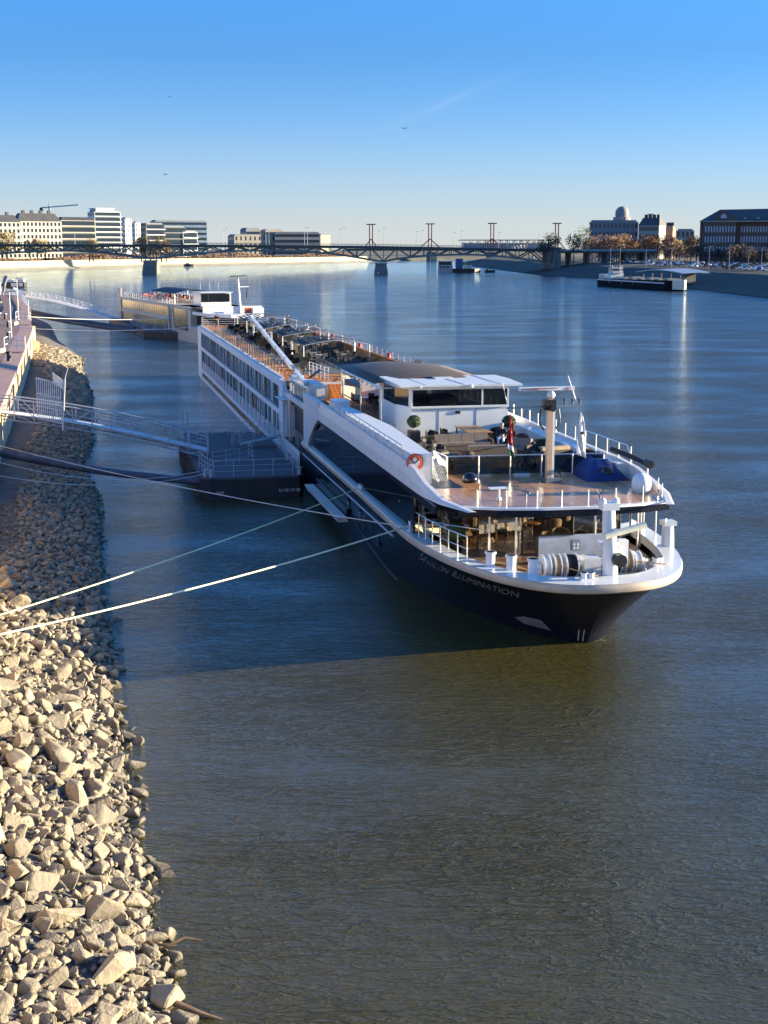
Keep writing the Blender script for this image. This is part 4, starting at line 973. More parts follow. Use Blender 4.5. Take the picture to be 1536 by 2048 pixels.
def ball_tree(X, Y, lab):
    t = on('potted_tree', lab, 'potted plant', X, Y, TZ)
    MB().box(-.32,.32,-.32,.32,0,.62).build('planter', 'planter', t); MB().cyl((0,0,.6),(0,0,.95), .035, n=6).build('trunk', 'box_wood', t)
    r = random.Random(int(X*10)); c = MB()
    for i in range(1500):
        v = Vector((r.gauss(0,1), r.gauss(0,1), r.gauss(0,1))).normalized()*(.40*(.82+.2*r.random())); v.z *= .92; n_ = Vector((r.gauss(0,1), r.gauss(0,1), r.gauss(0,1))).normalized()*.045
        m_ = v.cross(n_).normalized()*.035; q = v+Vector((0,0,1.15)); c.add([q-n_, q+m_, q+n_, q-m_], [(0,1,2,3)])
    c.ball((0,0,1.15), .33, 12, sz=.92); c.build('crown', 'leaf_box', t)
ball_tree(-1.8, 24.6, 'round clipped box tree in a black planter left of the terrace, by the wheelhouse corner')
ball_tree(3.6, 23.4, 'round clipped box tree in a planter right of the terrace, behind the flag')
def grass_pot(X, Y, lab, s=1.0, z=TZ, g=None):
    t = on('grass_planter', lab, 'potted plant', X, Y, z, 0, g)
    MB().box(-.55*s,.55*s,-.22*s,.22*s,0,.42).build('planter', 'planter', t); r = random.Random(int(X*31+Y)); c = MB()
    for i in range(420):
        x, y = r.uniform(-.5,.5)*s, r.uniform(-.18,.18)*s; a = r.uniform(0,6.28); l = r.uniform(.15,.34); dx, dy = math.cos(a)*l*.6, math.sin(a)*l*.6
        c.add([(x-.014,y,.42),(x+.014,y,.42),(x+dx,y+dy,.42+l)], [(0,1,2)])
    c.build('grass', 'grass_tuft', t)
for X, lab in ((-2.3,'grass filled planter at the left end behind the glass balustrade'),(-.1,'grass filled planter behind the glass between the left dome and the mast'),(2.0,'grass filled planter behind the glass, just right of the mast'),(3.9,'grass filled planter behind the glass beside the blue tarpaulin')):
    grass_pot(X, 12.5, lab)
grass_pot(4.2, 19.2, 'small leafy planter against the port casing', .6); grass_pot(-1.5, 21.6, 'small leafy planter at the left end of the long sofa', .6)
# lifebuoy
lf = on('lifebuoy', 'orange and white lifebuoy hung on the starboard casing above the stair', 'lifebuoy', -5.30, 9.62, 6.5)
tor = MB(); A_, B_ = .34, .085
for i in range(24):
    for j in range(8):
        a, b = 2*PI*i/24, 2*PI*j/8; tor.v.append(((A_+B_*math.cos(b))*math.cos(a), B_*math.sin(b), (A_+B_*math.cos(b))*math.sin(a)))
for i in range(24):
    for j in range(8): tor.f.append((i*8+j, ((i+1) % 24)*8+j, ((i+1) % 24)*8+(j+1) % 8, i*8+(j+1) % 8))
tor.build('ring', 'orange_ring', lf, smooth=True)
b_ = MB(); b_.cyl((0,.04,0),(0,.06,0), .27, n=20); b_.build('backing_disc', 'white_paint', lf)
b_ = MB(); b_.beam((-.2,.02,.14),(0,.02,-.06), .05); b_.beam((0,.02,-.06),(.2,.02,.14), .05); b_.beam((-.2,.02,.14),(0,.02,.28),.05); b_.beam((.2,.02,.14),(0,.02,.28),.05); b_.build('ring_emblem', 'black_metal', lf)
for y, z, lab in ((64,7.3,'small red lifebuoy case on the port rail nearest the brown roof'),(77,7.3,'red lifebuoy case on the port rail behind the front awning'),(92,7.3,'red lifebuoy case on the port rail furthest aft')):
    t = on('lifebuoy_case', lab, 'lifebuoy case', 5.3, y, z); MB().lathe((0,0,0), [(.01,-.12),(.3,-.12),(.38,0),(.3,.12),(.01,.12)], 14, 'x').build('case', mat('red_paint', (.35,.02,.02), .5), t, smooth=True)
# flags
def flag(X, lab, bands, z1, z0, wd, nm='hanging_flag'):
    t = on(nm, lab, 'flag', X, 9.15, 0)
    K = 14; zz = [z1+(z0-z1)*i/K for i in range(K+1)]
    def row(z, f): w = wd*(.25+.75*min(1, (z1-z)/(z1-z0)*1.6)); ph = z*4; return [(w*(g-.5)+.03*math.sin(ph), .07*math.sin(g*9+ph)*f, z-.18*g) for g in (0,.2,.4,.6,.8,1)]
    for a, b, m in bands:
        mb = MB(); idx = [i for i in range(K+1) if a <= i/K <= b+1e-6]
        for i in idx: mb.v += row(zz[i], 1.0)
        for i in range(len(idx)-1):
            for j in range(5): q = i*6+j; mb.f.append((q, q+1, q+7, q+6))
        o = mb.build('flag_cloth', m, t, smooth=True); md = o.modifiers.new('s', 'SOLIDIFY'); md.thickness = .01
    return t
flag(-.70, 'limp dark red, white and green flag hanging left of the mast', ((0,.72,'red_cloth'),(.714,.86,'white_cloth'),(.857,1,'green_cloth')), 8.75, 6.8, .30)
wf_ = flag(2.83, 'limp white flag with a small dark emblem hanging right of the mast', ((0,1,'white_cloth'),), 8.8, 6.7, .42)
em = MB(); em.lathe((.02,-.10,7.75), [(.01,0),(.09,0),(.09,.012),(.01,.012)], 12, 'y'); em.box(-.04,.02,-.10,-.088,7.3,7.55); em.build('flag_emblem', 'black_cloth', wf_)
# blue tarpaulin
tp = on('blue_tarpaulin', 'crumpled blue tarpaulin covering a stack by the port end of the glass balustrade', 'tarpaulin', 4.2, 11.2, TZ)
m_ = MB(); NX_, NY_ = 18, 22
for j in range(NY_+1):
    for i in range(NX_+1):
        u, v = i/NX_, j/NY_; x = -1.05+2.25*u+.35*(v-.5); y = -2.6+5.8*v; e = min(1, min(u,1-u)*3.2)*min(1, min(v,1-v)*4.5)
        z = (.72+.14*math.sin(u*3+v*2))*e**.6 + .16*noise.noise(Vector((x*2.2,y*2.2,1)))*e + .05*noise.noise(Vector((x*8,y*5,4)))*e
        m_.v.append((x, y, max(.01, z)))
for j in range(NY_):
    for i in range(NX_): a = j*(NX_+1)+i; m_.f.append((a, a+1, a+NX_+2, a+NX_+1))
m_.build('cover', 'blue_tarp', tp, smooth=True)
t = on('black_roller_cover', 'long black rolled cover lying along the port casing to the bow', 'cover', 0, 0, 0); m_ = MB(); m_.tube([(5.35,11.5,6.55),(5.45,8.6,6.50),(5.48,7.4,6.42)], .13, 10, .11); m_.build('roll', 'black_fabric', t, smooth=True)
t = on('searchlight', 'black searchlight at the port end of the front deck', 'searchlight', 5.35, 6.9, TZ); m_ = MB(); m_.cyl((0,0,0),(0,0,1.0), .05, n=8); m_.build('stand', 'white_paint', t)
m_ = MB(); m_.cyl((0,.15,1.12),(0,-.28,1.08), .17, .21, 12); m_.build('lamp', 'black_metal', t)
# cafe tables and chairs
ct = round_table(); dc = make_chair()
for i, (x, y) in enumerate(((-1.1,42.0),(-.6,39.8),(-.5,37.2),(1.3,42.6),(1.2,36.2),(-1.0,34.6))):
    place(ct, x, y, 5.46, 0, 'round pale cafe table under the brown roof', 'cafe tables under the brown roof')
    for k in range(3): a = .5+k*2.1+i; place(dc, x+.72*math.sin(a), y-.72*math.cos(a), 5.46, a+PI, 'black chair at the cafe tables under the brown roof', 'cafe chairs')
# lounge armchairs behind the front glass
wc = make_armchair('wicker_sunlit', 'cushion')
for i, (x, y, r_) in enumerate(((-2.9,9.6,.3),(-1.4,8.6,-.2),(-.2,8.2,.2),(1.4,7.7,0),(2.8,7.9,-.3),(-1.9,11.8,2.8),(.3,11.0,3.2),(2.0,10.6,3.0),(3.9,10.4,-.8),(-3.2,13.2,.9),(1.0,13.8,.1),(3.0,13.6,.4),(-.9,14.5,.2),(-2.1,8.1,-.5),(.6,6.9,.5),(2.1,6.9,-.1),(3.9,8.8,.6),(-3.6,11.2,-.2),(-.8,10.2,1.0),(1.2,12.2,-.6),(3.0,12.0,2.6),(-2.4,15.5,.3),(2.2,15.6,-.3))):
    place(wc, x, y, 2.605, r_, 'brown wicker tub chair inside the glazed front lounge', 'tub chairs in the front lounge')
bt = round_table(.4, 'table_wood'); place(bt, .6, 9.6, 2.605, 0, 'round wooden table in the middle of the front lounge'); 
pt = on('potted_tree', 'dark round bush in a pot behind the stair on the bow deck', 'potted plant', -3.9, 7.2, 2.6); MB().cyl((0,0,0),(0,0,.5), .28, .34, 14).build('planter', 'planter', pt)
MB().ball((0,0,.95), .48, 14).build('crown', 'leaf_box', pt)
# sun deck loungers and chairs
sl_ = make_lounger(); r = random.Random(3)
for y in range(60, 122, 3):
    for x in (-2.9, -1.9, 3.4):
        if r.random() < .8: place(sl_, x+r.uniform(-.1,.1), y+r.uniform(-.3,.3), 6.607, r.choice((0,.1,PI)), 'black sun lounger on the grey sun deck', 'sun loungers on the sun deck')
dc2 = make_chair()
for (ya, yb) in ((66,72),(79,86),(92,101),(108,118)):
    yy = ya+1
    while yy < yb:
        for xc in (-.3, 2.0):
            place(ct, xc, yy, 6.607, 0, 'small round table under the striped awnings', 'tables under the awnings')
            for k in range(4): a = .4+k*1.57+r.uniform(-.3,.3); place(dc2, xc+.72*math.sin(a), yy-.72*math.cos(a), 6.607, a+PI, 'black deck chair under the striped awnings', 'deck chairs under the awnings')
        yy += 2.6
# stacked furniture covers under the awnings
for i, (x, y) in enumerate(((-1.4,74.5),(.2,88.5),(1.6,75.0),(-1.2,89.5),(3.0,74.8),(2.4,89.2),(.3,104),(2.4,105))):
    t = on('stacked_loungers', 'upright stack of folded brown black loungers between the awnings', 'stack of loungers', x, y, 6.607, r.uniform(-.3,.3), 'stacks of folded loungers')
    for k in range(4): m_ = MB(); m_.cbox((0,.12*k,.62), (.7,.06,1.2), Matrix.Rotation(-.12, 3, 'X')); m_.build('folded_lounger', 'black_fabric' if k % 2 else 'wicker', t)
# heap of folded metal chairs at the port rail
hp_ = on('folded_chair_heap', 'tangled heap of black folded chairs by the port rail above the brown roof', 'heap of chairs', 4.5, 51.6, 6.6)
for k in range(16):
    m_ = MB(); cx, cy, cz = r.uniform(-1.0,1.0), r.uniform(-1.6,4.4), r.uniform(.1,.7); a = r.uniform(0,6.28); c_, s__ = math.cos(a), math.sin(a)
    m_.tube([(cx+.4*math.cos(q)*c_, cy+.4*math.cos(q)*s__, cz+.35*math.sin(q)+.2) for q in [i*.52 for i in range(13)]], .025, 5)
    m_.cbox((cx, cy, cz+.2), (.5,.04,.35), Matrix.Rotation(a, 3, 'Z')); m_.build('folded_chair', 'black_metal', hp_)
# bicycle and ladder like black case
def bicycle(X, Y, Z, lab, rot):
    t = on('bicycle', lab, 'bicycle', X, Y, Z, rot)
    for s in (-.52, .52):
        w_ = MB(); w_.tube([(s+.34*math.cos(a*.3142), 0, .34+.34*math.sin(a*.3142)) for a in range(21)], .022, 5)
        for a in range(8): w_.beam((s,0,.34),(s+.33*math.cos(a*.785),0,.34+.33*math.sin(a*.785)), .006)
        w_.build('wheel', 'black_metal', t)
    f = MB()
    for a, b in (((-.52,.34),(-.12,.82)),((-.52,.34),(-.08,.32)),((-.08,.32),(-.18,.88)),((-.12,.78),(.38,.82)),((-.08,.32),(.38,.78)),((.52,.34),(.36,.95))): f.tube([(a[0],0,a[1]),(b[0],0,b[1])], .02, 6)
    f.build('frame', 'black_metal', t)
    MB().cbox((-.2,0,.92), (.26,.14,.06)).build('saddle', 'black_fabric', t); MB().tube([(.30,-.28,1.0),(.36,0,.97),(.30,.28,1.0)], .018, 6).build('handlebar', 'black_metal', t)
bicycle(-4.2, 52.3, 6.6, 'black bicycle parked beside the lowered white boom', 0.15)
bicycle(-4.5, 53.6, 6.6, 'bicycle leaning behind the nearest one by the white boom', 0.3)
t = on('folded_ramp', 'black folded ramp leaning beside the bicycles', 'ramp', -3.1, 52.0, 6.6, .3); m_ = MB(); m_.beam((-.5,0,.1),(.5,0,.75), .4, .07); m_.build('ramp_plate', 'black_metal', t)

# ================================================================ people
def person(label, loc, rotz, joints, mats, name='person', scale=1.0):
    """joints: dict of points (metres, z up, facing -Y); the body is one skinned surface"""
    J = joints; root = thing(name, label, 'person', loc, rotz); root.scale = (scale,)*3
    def skin(nm, chain_list, m, sub=2):
        bm = bmesh.new(); lay = bm.verts.layers.skin.verify(); vmap = {}
        first = True
        for ch in chain_list:
            prev = None
            for key, rad in ch:
                p = J[key] if isinstance(key, str) else key
                kk = key if isinstance(key, str) else tuple(key)
                if kk not in vmap:
                    v = bm.verts.new(p); v[lay].radius = (rad, rad); vmap[kk] = v
                    if first: v[lay].use_root = True; first = False
                v = vmap[kk]
                if prev is not None and not bm.edges.get((prev, v)): bm.edges.new((prev, v))
                prev = v
        me = bpy.data.meshes.new(nm); bm.to_mesh(me); bm.free(); o = bpy.data.objects.new(nm, me); COL.objects.link(o)
        o.modifiers.new('k', 'SKIN').use_smooth_shade = True; s = o.modifiers.new('s', 'SUBSURF'); s.levels = sub; s.render_levels = sub
        bpy.context.view_layer.update(); m2 = bpy.data.meshes.new_from_object(o.evaluated_get(bpy.context.evaluated_depsgraph_get())); bpy.data.objects.remove(o)
        q = bpy.data.objects.new(nm, m2); COL.objects.link(q); m2.materials.clear(); m2.materials.append(M(m)); q.parent = root
    body = [[('pel',.14),('waist',.12),('chest',.15),('neck',.055),('head0',.07),('head',.10),('crown',.07)]]
    for s in 'LR':
        body.append([('chest',.15),('sh'+s,.06),('el'+s,.045),('wr'+s,.032),('ha'+s,.035)])
        h_ = Vector(J['ha'+s]); d = (h_-Vector(J['wr'+s])).normalized(); sx = 1 if s == 'R' else -1
        for k, (o_, l) in enumerate(((-.03,.065),(-.01,.075),(.01,.07),(.03,.055))):
            body.append([('ha'+s,.035), (tuple(h_+d*l+Vector((o_,.0,0))),.009)])
        body.append([('ha'+s,.035), (tuple(h_+d*.02+Vector((sx*.0+.0,-.05,0))),.010)])
        body.append([('pel',.14),('hip'+s,.09),('kn'+s,.06),('an'+s,.042),('to'+s,.035)])
    skin('body', body, 'skin')
    skin('jacket', [[('waist',.165),('chest',.185),(tuple(Vector(J['neck'])-Vector((0,0,.04))),.09)]]+[[('chest',.185),('sh'+s,.085),('el'+s,.068),('wr'+s,.05)] for s in 'LR'], mats[0])
    skin('trousers', [[('waist',.15),('pel',.165)]]+[[('pel',.165),('hip'+s,.11),('kn'+s,.082),('an'+s,.062)] for s in 'LR'], mats[1])
    hm = MB(); c = Vector(J['head'])+Vector((0,.02,.035)); hm.ball(c, .115, 12, sz=1.05, zlo=-.15); hm.build('hair', mats[2], root, smooth=True)
    f = MB(); hc = Vector(J['head']); f.cbox(hc+Vector((0,-.115,-.02)), (.025,.035,.045)); f.build('nose', 'skin', root)
    f = MB(); f.ball(hc+Vector((-.035,-.098,.01)), .012, 6); f.ball(hc+Vector((.035,-.098,.01)), .012, 6); f.build('eyes', 'hair_dark', root)
    f = MB(); f.cbox(hc+Vector((0,-.10,-.06)), (.045,.01,.01)); f.build('mouth', 'red_cloth', root)
    for s in 'LR':
        f = MB(); a = Vector(J['an'+s]); to = Vector(J['to'+s]); f.beam(a+Vector((0,.05,-.04)), to+Vector((0,-.02,-.01)), .09, .08); f.build('shoe', 'black_metal', root)
    return root
def stand(dx=0, lean=0, armL=0, armR=0, stride=0):
    J = dict(pel=(0,0,.92), waist=(0,-lean*.15,1.08), chest=(0,-lean*.4,1.34), neck=(0,-lean*.55,1.50), head0=(0,-lean*.6,1.57), head=(0,-lean*.65-.01,1.66), crown=(0,-lean*.65,1.73))
    for s, sg in (('L',-1),('R',1)):
        a = armL if s == 'L' else armR
        J['sh'+s] = (sg*.20,-lean*.42,1.42); J['el'+s] = (sg*.25,-lean*.42-a*.15,1.15); J['wr'+s] = (sg*.24,-lean*.42-.05-a*.42,.92+a*.25); J['ha'+s] = (sg*.24,-lean*.42-.07-a*.5,.84+a*.32)
        st = stride*(1 if s == 'L' else -1)
        J['hip'+s] = (sg*.10,0,.86); J['kn'+s] = (sg*.11,-.03-st*.22,.48); J['an'+s] = (sg*.11,-st*.42,.09+(.10 if st < 0 else 0)); J['to'+s] = (sg*.12,-st*.42-.15,.04)
    return J
def sit():
    J = stand(lean=.05, armL=.5, armR=.5)
    for k in J: x, y, z = J[k]; J[k] = (x, y, z-.42)
    for s, sg in (('L',-1),('R',1)): J['hip'+s] = (sg*.10,-.08,.50); J['kn'+s] = (sg*.13,-.50,.52); J['an'+s] = (sg*.13,-.55,.09); J['to'+s] = (sg*.14,-.72,.04)
    J['pel'] = (0,0,.52); return J
person('person in dark clothes seated in an armchair at the right of the terrace', sh(2.5,21.15,TZ), SA-.4, sit(), ('black_cloth','white_cloth','hair_grey'))
person('person in a long red coat standing at the port side of the sun deck', sh(4.35,97.5,6.607), SA+2.4, stand(armL=.6, armR=.2), ('red_cloth','red_cloth','hair_dark'))
person('person in dark trousers and pale top standing beside the red coated one', sh(3.6,98.3,6.607), SA-1.0, stand(armL=.5, armR=.9), ('white_cloth','black_cloth','hair_grey'))
person('person in black leaning on the awning frame far aft on the sun deck', sh(2.5,119.5,6.607), SA+.4, stand(lean=.5, armL=1, armR=.6), ('black_cloth','black_cloth','hair_dark'))
person('person in black sitting at the far port rail of the sun deck', sh(4.6,119.5,6.607), SA-.8, stand(armR=.4), ('black_cloth','jeans','hair_dark'))
person('person in black crouching at the stern corner next to the start of the orange rail', sh(-3.9,124.2,6.607), SA, stand(lean=.9, armL=1, armR=1, stride=.3), ('black_cloth','black_cloth','hair_dark'))
# ================================================================ pontoon, gangways, booms, ropes, quay furniture, second ship
mat('pontoon_hull', (0.016,0.017,0.022), .6, var=.4, scale=1.0); mat('pontoon_deck', (0.075,0.080,0.095), .8, var=.18, scale=.9, bump=.3, bscale=12); mat('pontoon_trim', (0.10,0.075,0.06), .7, var=.4, scale=2)
pn = thing('mooring_pontoon', 'near dark steel pontoon between the bank and the navy bowed cruise ship', 'pontoon', (SB[0],SB[1],0), SA)
m_ = MB(); m_.prism([(-12.6,37.6),(-6.6,37.6),(-6.25,38.2),(-6.25,59.5),(-7.0,61),(-12.6,61),(-13.2,59.6),(-13.2,38.4)], -.4, 1.35); m_.build('hull', 'pontoon_hull', pn)
m_ = MB(); m_.prism([(-12.6,37.65),(-6.7,37.65),(-6.3,38.3),(-6.3,59.4),(-7.0,60.9),(-12.6,60.9),(-13.15,59.6),(-13.15,38.5)], 1.35, 1.5); m_.build('deck', 'pontoon_deck', pn)
for i in range(9):
    m_ = MB(); m_.box(-13.42,-13.2,39.4+1.9*i,39.75+1.9*i,-.3,1.30); m_.build('fender_post', 'pontoon_trim', pn)
for nm, pts in (('pontoon_railing',[(-12.5,39.0),(-12.3,38.0),(-7.0,38.0)]),('pontoon_railing',[(-6.5,38.6),(-6.45,44.0)]),('pontoon_railing',[(-6.45,45.4),(-6.45,49.4)]),('pontoon_railing',[(-12.9,42.5),(-12.6,39.0)]),('pontoon_railing',[(-13.0,58.6),(-6.7,58.8)])):
    m_ = MB(); rail(m_, [(x,y,1.5) for x, y in pts], 1.1, 3, 1.3, .02, .03); m_.build(nm, 'rail_grey', pn)
m_ = MB(); rail(m_, [(-12.0,42.4,1.5),(-8.9,44.6,1.5),(-9.0,46.5,1.5)], 1.05, 3, 1.4, .02, .03); m_.build('ramp_guard', 'rail_grey', pn)
for (x, y) in ((-12.85,38.2),(-12.5,37.95),(-6.55,38.0),(-6.4,44.7),(-12.9,57.6)):
    m_ = MB(); m_.cyl((x,y,1.5),(x,y,1.95), .14, n=12); m_.cyl((x,y,1.93),(x,y,2.0), .2, n=12); m_.build('bollard', 'rail_grey', pn, smooth=True)
for x in (-12.95,-12.6): m_ = MB(); m_.cyl((x,57.2,1.5),(x,57.2,3.9), .05, n=8); m_.build('pontoon_mast', 'rail_grey', pn)
text_mesh('U-10117-30', .30, 'white_paint', pn, (-8.0,37.59,.42), (R(90),0,0), 'registration_lettering'); text_mesh('A316', .24, 'white_paint', pn, (-12.2,37.59,.42), (R(90),0,0), 'number_lettering')
m_ = MB(); m_.beam((-9.0,51.6,1.75),(-4.9,51.9,2.5), 1.1, .1)
rmp = thing('boarding_ramp', 'short ramp with rails from the pontoon up to the ship entrance', 'ramp', (SB[0],SB[1],0), SA); m_.build('ramp_deck', 'grey_metal', rmp)
m_ = MB()
for y in (51.1, 52.35): rail(m_, [(-9.6,y,1.6),(-9.0,y,1.8),(-5.9,y,2.35)], 1.05, 3, 1.2, .018, .025)
m_.build('ramp_railing', 'rail_grey', rmp)
# gangway from the quay
def gangway(name, label, A, B, W_, arch=.6, n=11, m='rail_grey', under=True):
    A, B = Vector(A), Vector(B); L = (B-A).length; d = (B-A)/L; sd_ = Vector((d.y,-d.x,0)).normalized(); g = thing(name, label, 'gangway')
    P = [A+(B-A)*(i/n) + Vector((0,0,arch*math.sin(PI*i/n))) for i in range(n+1)]
    dk = MB()
    for i in range(n): dk.beam(P[i], P[i+1], W_, .07)
    dk.build('walkway', mat('gangway_deck', (0.62,0.61,0.60), .8, var=.15, scale=3), g)
    for s in (-1, 1):
        t = MB(); o = sd_*(s*W_/2)
        up = [p+o+Vector((0,0,1.12)) for p in P]; md = [p+o+Vector((0,0,.6)) for p in P]; lo = [p+o+Vector((0,0,-.42 if under else -.1)) for p in P]
        t.tube(up, .05, 6); t.tube(lo, .045, 6); t.tube([p+o for p in P], .05, 6)
        t.tube(md, .02, 5); t.tube([p+o+Vector((0,0,.3)) for p in P], .02, 5); t.tube([p+o+Vector((0,0,.85)) for p in P], .02, 5)
        for i in range(n+1):
            t.beam(lo[i], up[i], .07, .05)
            if i < n: a, b = (P[i]+o, up[i+1]) if i % 2 else (up[i], P[i+1]+o); t.beam(a, b, .05, .04); t.beam(lo[i] if i % 2 else P[i]+o, (P[i+1]+o) if i % 2 else lo[i+1], .045, .04)
        t.build('side_truss', m, g)
    return g, P, d, sd_
gw, P, d_, s_ = gangway('gangway', 'pale steel truss gangway with a barred gate from the quay to the near pontoon', (-29.2,100.2,5.15), (-12.9,101.6,1.95), 1.7, .35, 12)
G = P[4]; gt = MB(); gc = P[4]+Vector((0,0,0))
perp = s_
for i in range(15): q = gc+perp*(-1.0+2.0*i/14)+Vector((0,0,-.1)); gt.beam(q, q+Vector((0,0,3.0)), .035)
for z in (-.1,1.0,1.9,2.9): gt.beam(gc+perp*-1.0+Vector((0,0,z)), gc+perp*1.0+Vector((0,0,z)), .05)
# gate panel turned along the walkway
gt = MB(); ga = P[3]+s_*.9+Vector((.3,0,-.15)); gb_ = P[4]+s_*.9+Vector((.6,0,-.35))
for i in range(13): q = ga.lerp(gb_, i/12); gt.beam(q+Vector((0,0,.1)), q+Vector((0,0,3.0)), .05)
for z in (.1,1.0,1.9,2.95): gt.beam(ga+Vector((0,0,z)), gb_+Vector((0,0,z)), .06)
gt.build('gate', 'rail_white', gw)
gt = MB(); gt.beam(gb_+Vector((.05,0,-.4)), gb_+Vector((.35,0,3.3)), .09); gt.beam(gb_+Vector((.35,0,3.3)), gb_+Vector((.6,0,4.1)), .05)
for i in range(9): gt.beam(gb_+Vector((.3,0,2.5+.08*i)), gb_+Vector((-.55,.15,3.0+.09*i)), .03)
gt.build('gate_post_spikes', 'rail_white', gw)
gp_ = MB(); gp_.box(-30.0,-25.8,98.9,101.6,5.05,5.14)
gp_.v = [(x, y, z - (0 if x < -29 else .0)) for x, y, z in gp_.v]
# booms holding the pontoons off the bank
def boom(label, A, B, r, m, sag=.3):
    A, B = Vector(A), Vector(B); pts = [A.lerp(B, i/12)-Vector((0,0,sag*math.sin(PI*i/12))) for i in range(13)]; mb = MB(); mb.tube(pts, r, 10)
    o = mb.build('mooring_boom', m, smooth=True); return tag(o, label, 'boom')
mat('boom_steel', (0.075,0.085,0.11), .65, var=.35, scale=2)
boom('thick dark steel boom holding the near pontoon off the bank', (-25.9,93.6,2.9), tuple(sh(-12.8,39.2,1.0)), .26, 'boom_steel', .25)
boom('upper of two parallel dark booms running out to the far pontoon', (-70.5,281,4.2), (-48,271.5,1.3), .35, 'boom_steel', .3)
boom('lower of two parallel dark booms running out to the far pontoon', (-68.5,273,3.9), (-46.5,264,1.2), .35, 'boom_steel', .3)
def rope(label, A, B, sag, r, m, n=28):
    A, B = Vector(A), Vector(B); pts = [A.lerp(B, i/n)-Vector((0,0,sag*4*(i/n)*(1-i/n))) for i in range(n+1)]; mb = MB(); mb.tube(pts, r, 6)
    return tag(mb.build('mooring_rope', m, smooth=True), label, 'rope')
rope('yellowish mooring rope, upper of the two crossing the lower left water', (-14.9,48.77,3.2), tuple(sh(-5.78,21.3,3.3)), .25, .030, 'rope_lime')
rope('pale mooring rope, lower of the two crossing the lower left water', (-14.26,46.56,3.2), tuple(sh(-5.65,9.3,3.5)), .25, .036, 'rope_yellow')
rope('thin pale rope slanting from the upper left down to the bow past the pontoon', (-26.61,89.3,4.5), tuple(sh(-5.6,9.35,3.4)), .35, .022, 'rope_white')
rope('thin rope running from the left edge to the near corner bollard of the pontoon', (-24.73,82.64,3.5), tuple(sh(-12.6,38.0,1.8)), .9, .022, 'rope_white')
rope('thin rope just above the lowest one on the shaded bank, going to the pontoon', (-24.29,84.5,3.9), tuple(sh(-13.1,40.0,1.6)), .9, .022, 'rope_white')
rope('long white stern line from the quay to the stern corner of the navy bowed ship', (-51.19,194.25,5.8), tuple(sh(-5.5,129.2,6.5)), .5, .045, 'rope_white')
rope('long white line from the quay to the far cruise ship', (-56.1,222.1,5.9), (-36.2,251,4.3), .4, .045, 'rope_white')
rope('slack dark cable hanging from the navy hull below the white fender beam', tuple(sh(-5.8,22.5,1.3)), tuple(sh(-5.75,11.5,.35)), .2, .03, 'rope_dark')
# quay furniture
def lamp(p, h, lab):
    t = thing('lamp_post', lab, 'lamp post', p); MB().cyl((0,0,0),(0,0,h), .075, .05, 8).build('pole', 'rail_white', t); MB().box(-.1,.9,-.12,.12,h-.02,h+.1).build('lamp_head', 'grey_metal', t)
lamp((-46.59,176.1,5.5), 5.7, 'nearer tall pale lamp post on the quay'); lamp((-56.8,219.4,5.5), 6.4, 'further tall pale lamp post on the quay beside the railing')
for i, (x, y) in enumerate(((-37.15,139.06),(-46.2,173.17),(-52.9,198.52),(-59.4,221.4),(-73.5,270.9),(-61.0,224.1))):
    t = thing('quay_bollard', ('black mooring bollard nearest the camera on the quay','black bollard beside the foot of the nearer lamp post','black bollard holding the stern line','black bollard beside the further lamp post','furthest black bollard on the quay','black bollard just behind the further lamp post')[i], 'bollard', (x, y, 5.5))
    MB().cyl((0,0,0),(0,0,.75), .22, .2, 14).build('stem', 'black_metal', t, smooth=True); MB().lathe((0,0,.75), [(.2,0),(.32,.05),(.32,.15),(.22,.2),(.01,.22)], 14).build('cap', 'rail_grey' if i else 'black_metal', t, smooth=True)
for i, (x, y, ang) in enumerate(((-41.3,154.3,.1),(-56.1,216.4,.1))):
    t = thing('white_barrier', ('white tubular barrier frame beside the nearer lamp post','white tubular barrier frame beside the further lamp post')[i], 'barrier', (x, y, 5.5), ang)
    m_ = MB(); 
    for z in (.5,1.0,1.45): m_.tube([(0,0,z),(1.9,0,z)], .05, 6)
    for x_ in (0,.95,1.9): m_.cyl((x_,0,0),(x_,0,1.45), .05, n=6)
    for x_ in (0,): m_.tube([(x_,0,1.45),(x_,-2.2,1.45),(x_,-2.2,0)], .05, 6); m_.tube([(x_,0,.7),(x_,-2.2,.7)], .05, 6)
    m_.build('frame', 'rail_white', t)
for y in (150.5, 205.0):
    t = thing('stair_opening', 'dark square stair opening cut in the quay edge ' + ('beside the nearer barrier' if y < 180 else 'in front of the further barrier'), 'stair opening', (xat(WALL, y)-.1, y, QZ))
    m_ = MB(); m_.box(-2.0,.0,-1.1,1.1,-.2,.012); m_.build('opening', 'niche_dark', t); m_ = MB(); m_.box(-2.25,-2.0,-1.1,1.1,-.2,.45); m_.build('kerb', 'quay_stone', t)
t = thing('closed_parasol', 'closed grey parasol at the far left end of the quay', 'parasol', (-88.6,330,5.5)); MB().cyl((0,0,0),(0,0,4.6), .06, n=6).build('pole', 'rail_white', t)
m_ = MB(); m_.tube([(.0,0,1.0),(.3,0,3.0),(.9,0,4.6)], .25, 10, .55); m_.build('folded_cloth', 'grey_metal', t, smooth=True)
t = thing('kiosk', 'small pale kiosk at the far left end of the quay', 'kiosk', (-93.5,338,5.5)); MB().box(-3,1.6,-1.5,2,0,2.7).build('wall', 'white_deck', t); MB().box(-3.3,1.9,-1.8,2.3,2.7,2.95).build('roof', 'grey_metal', t)
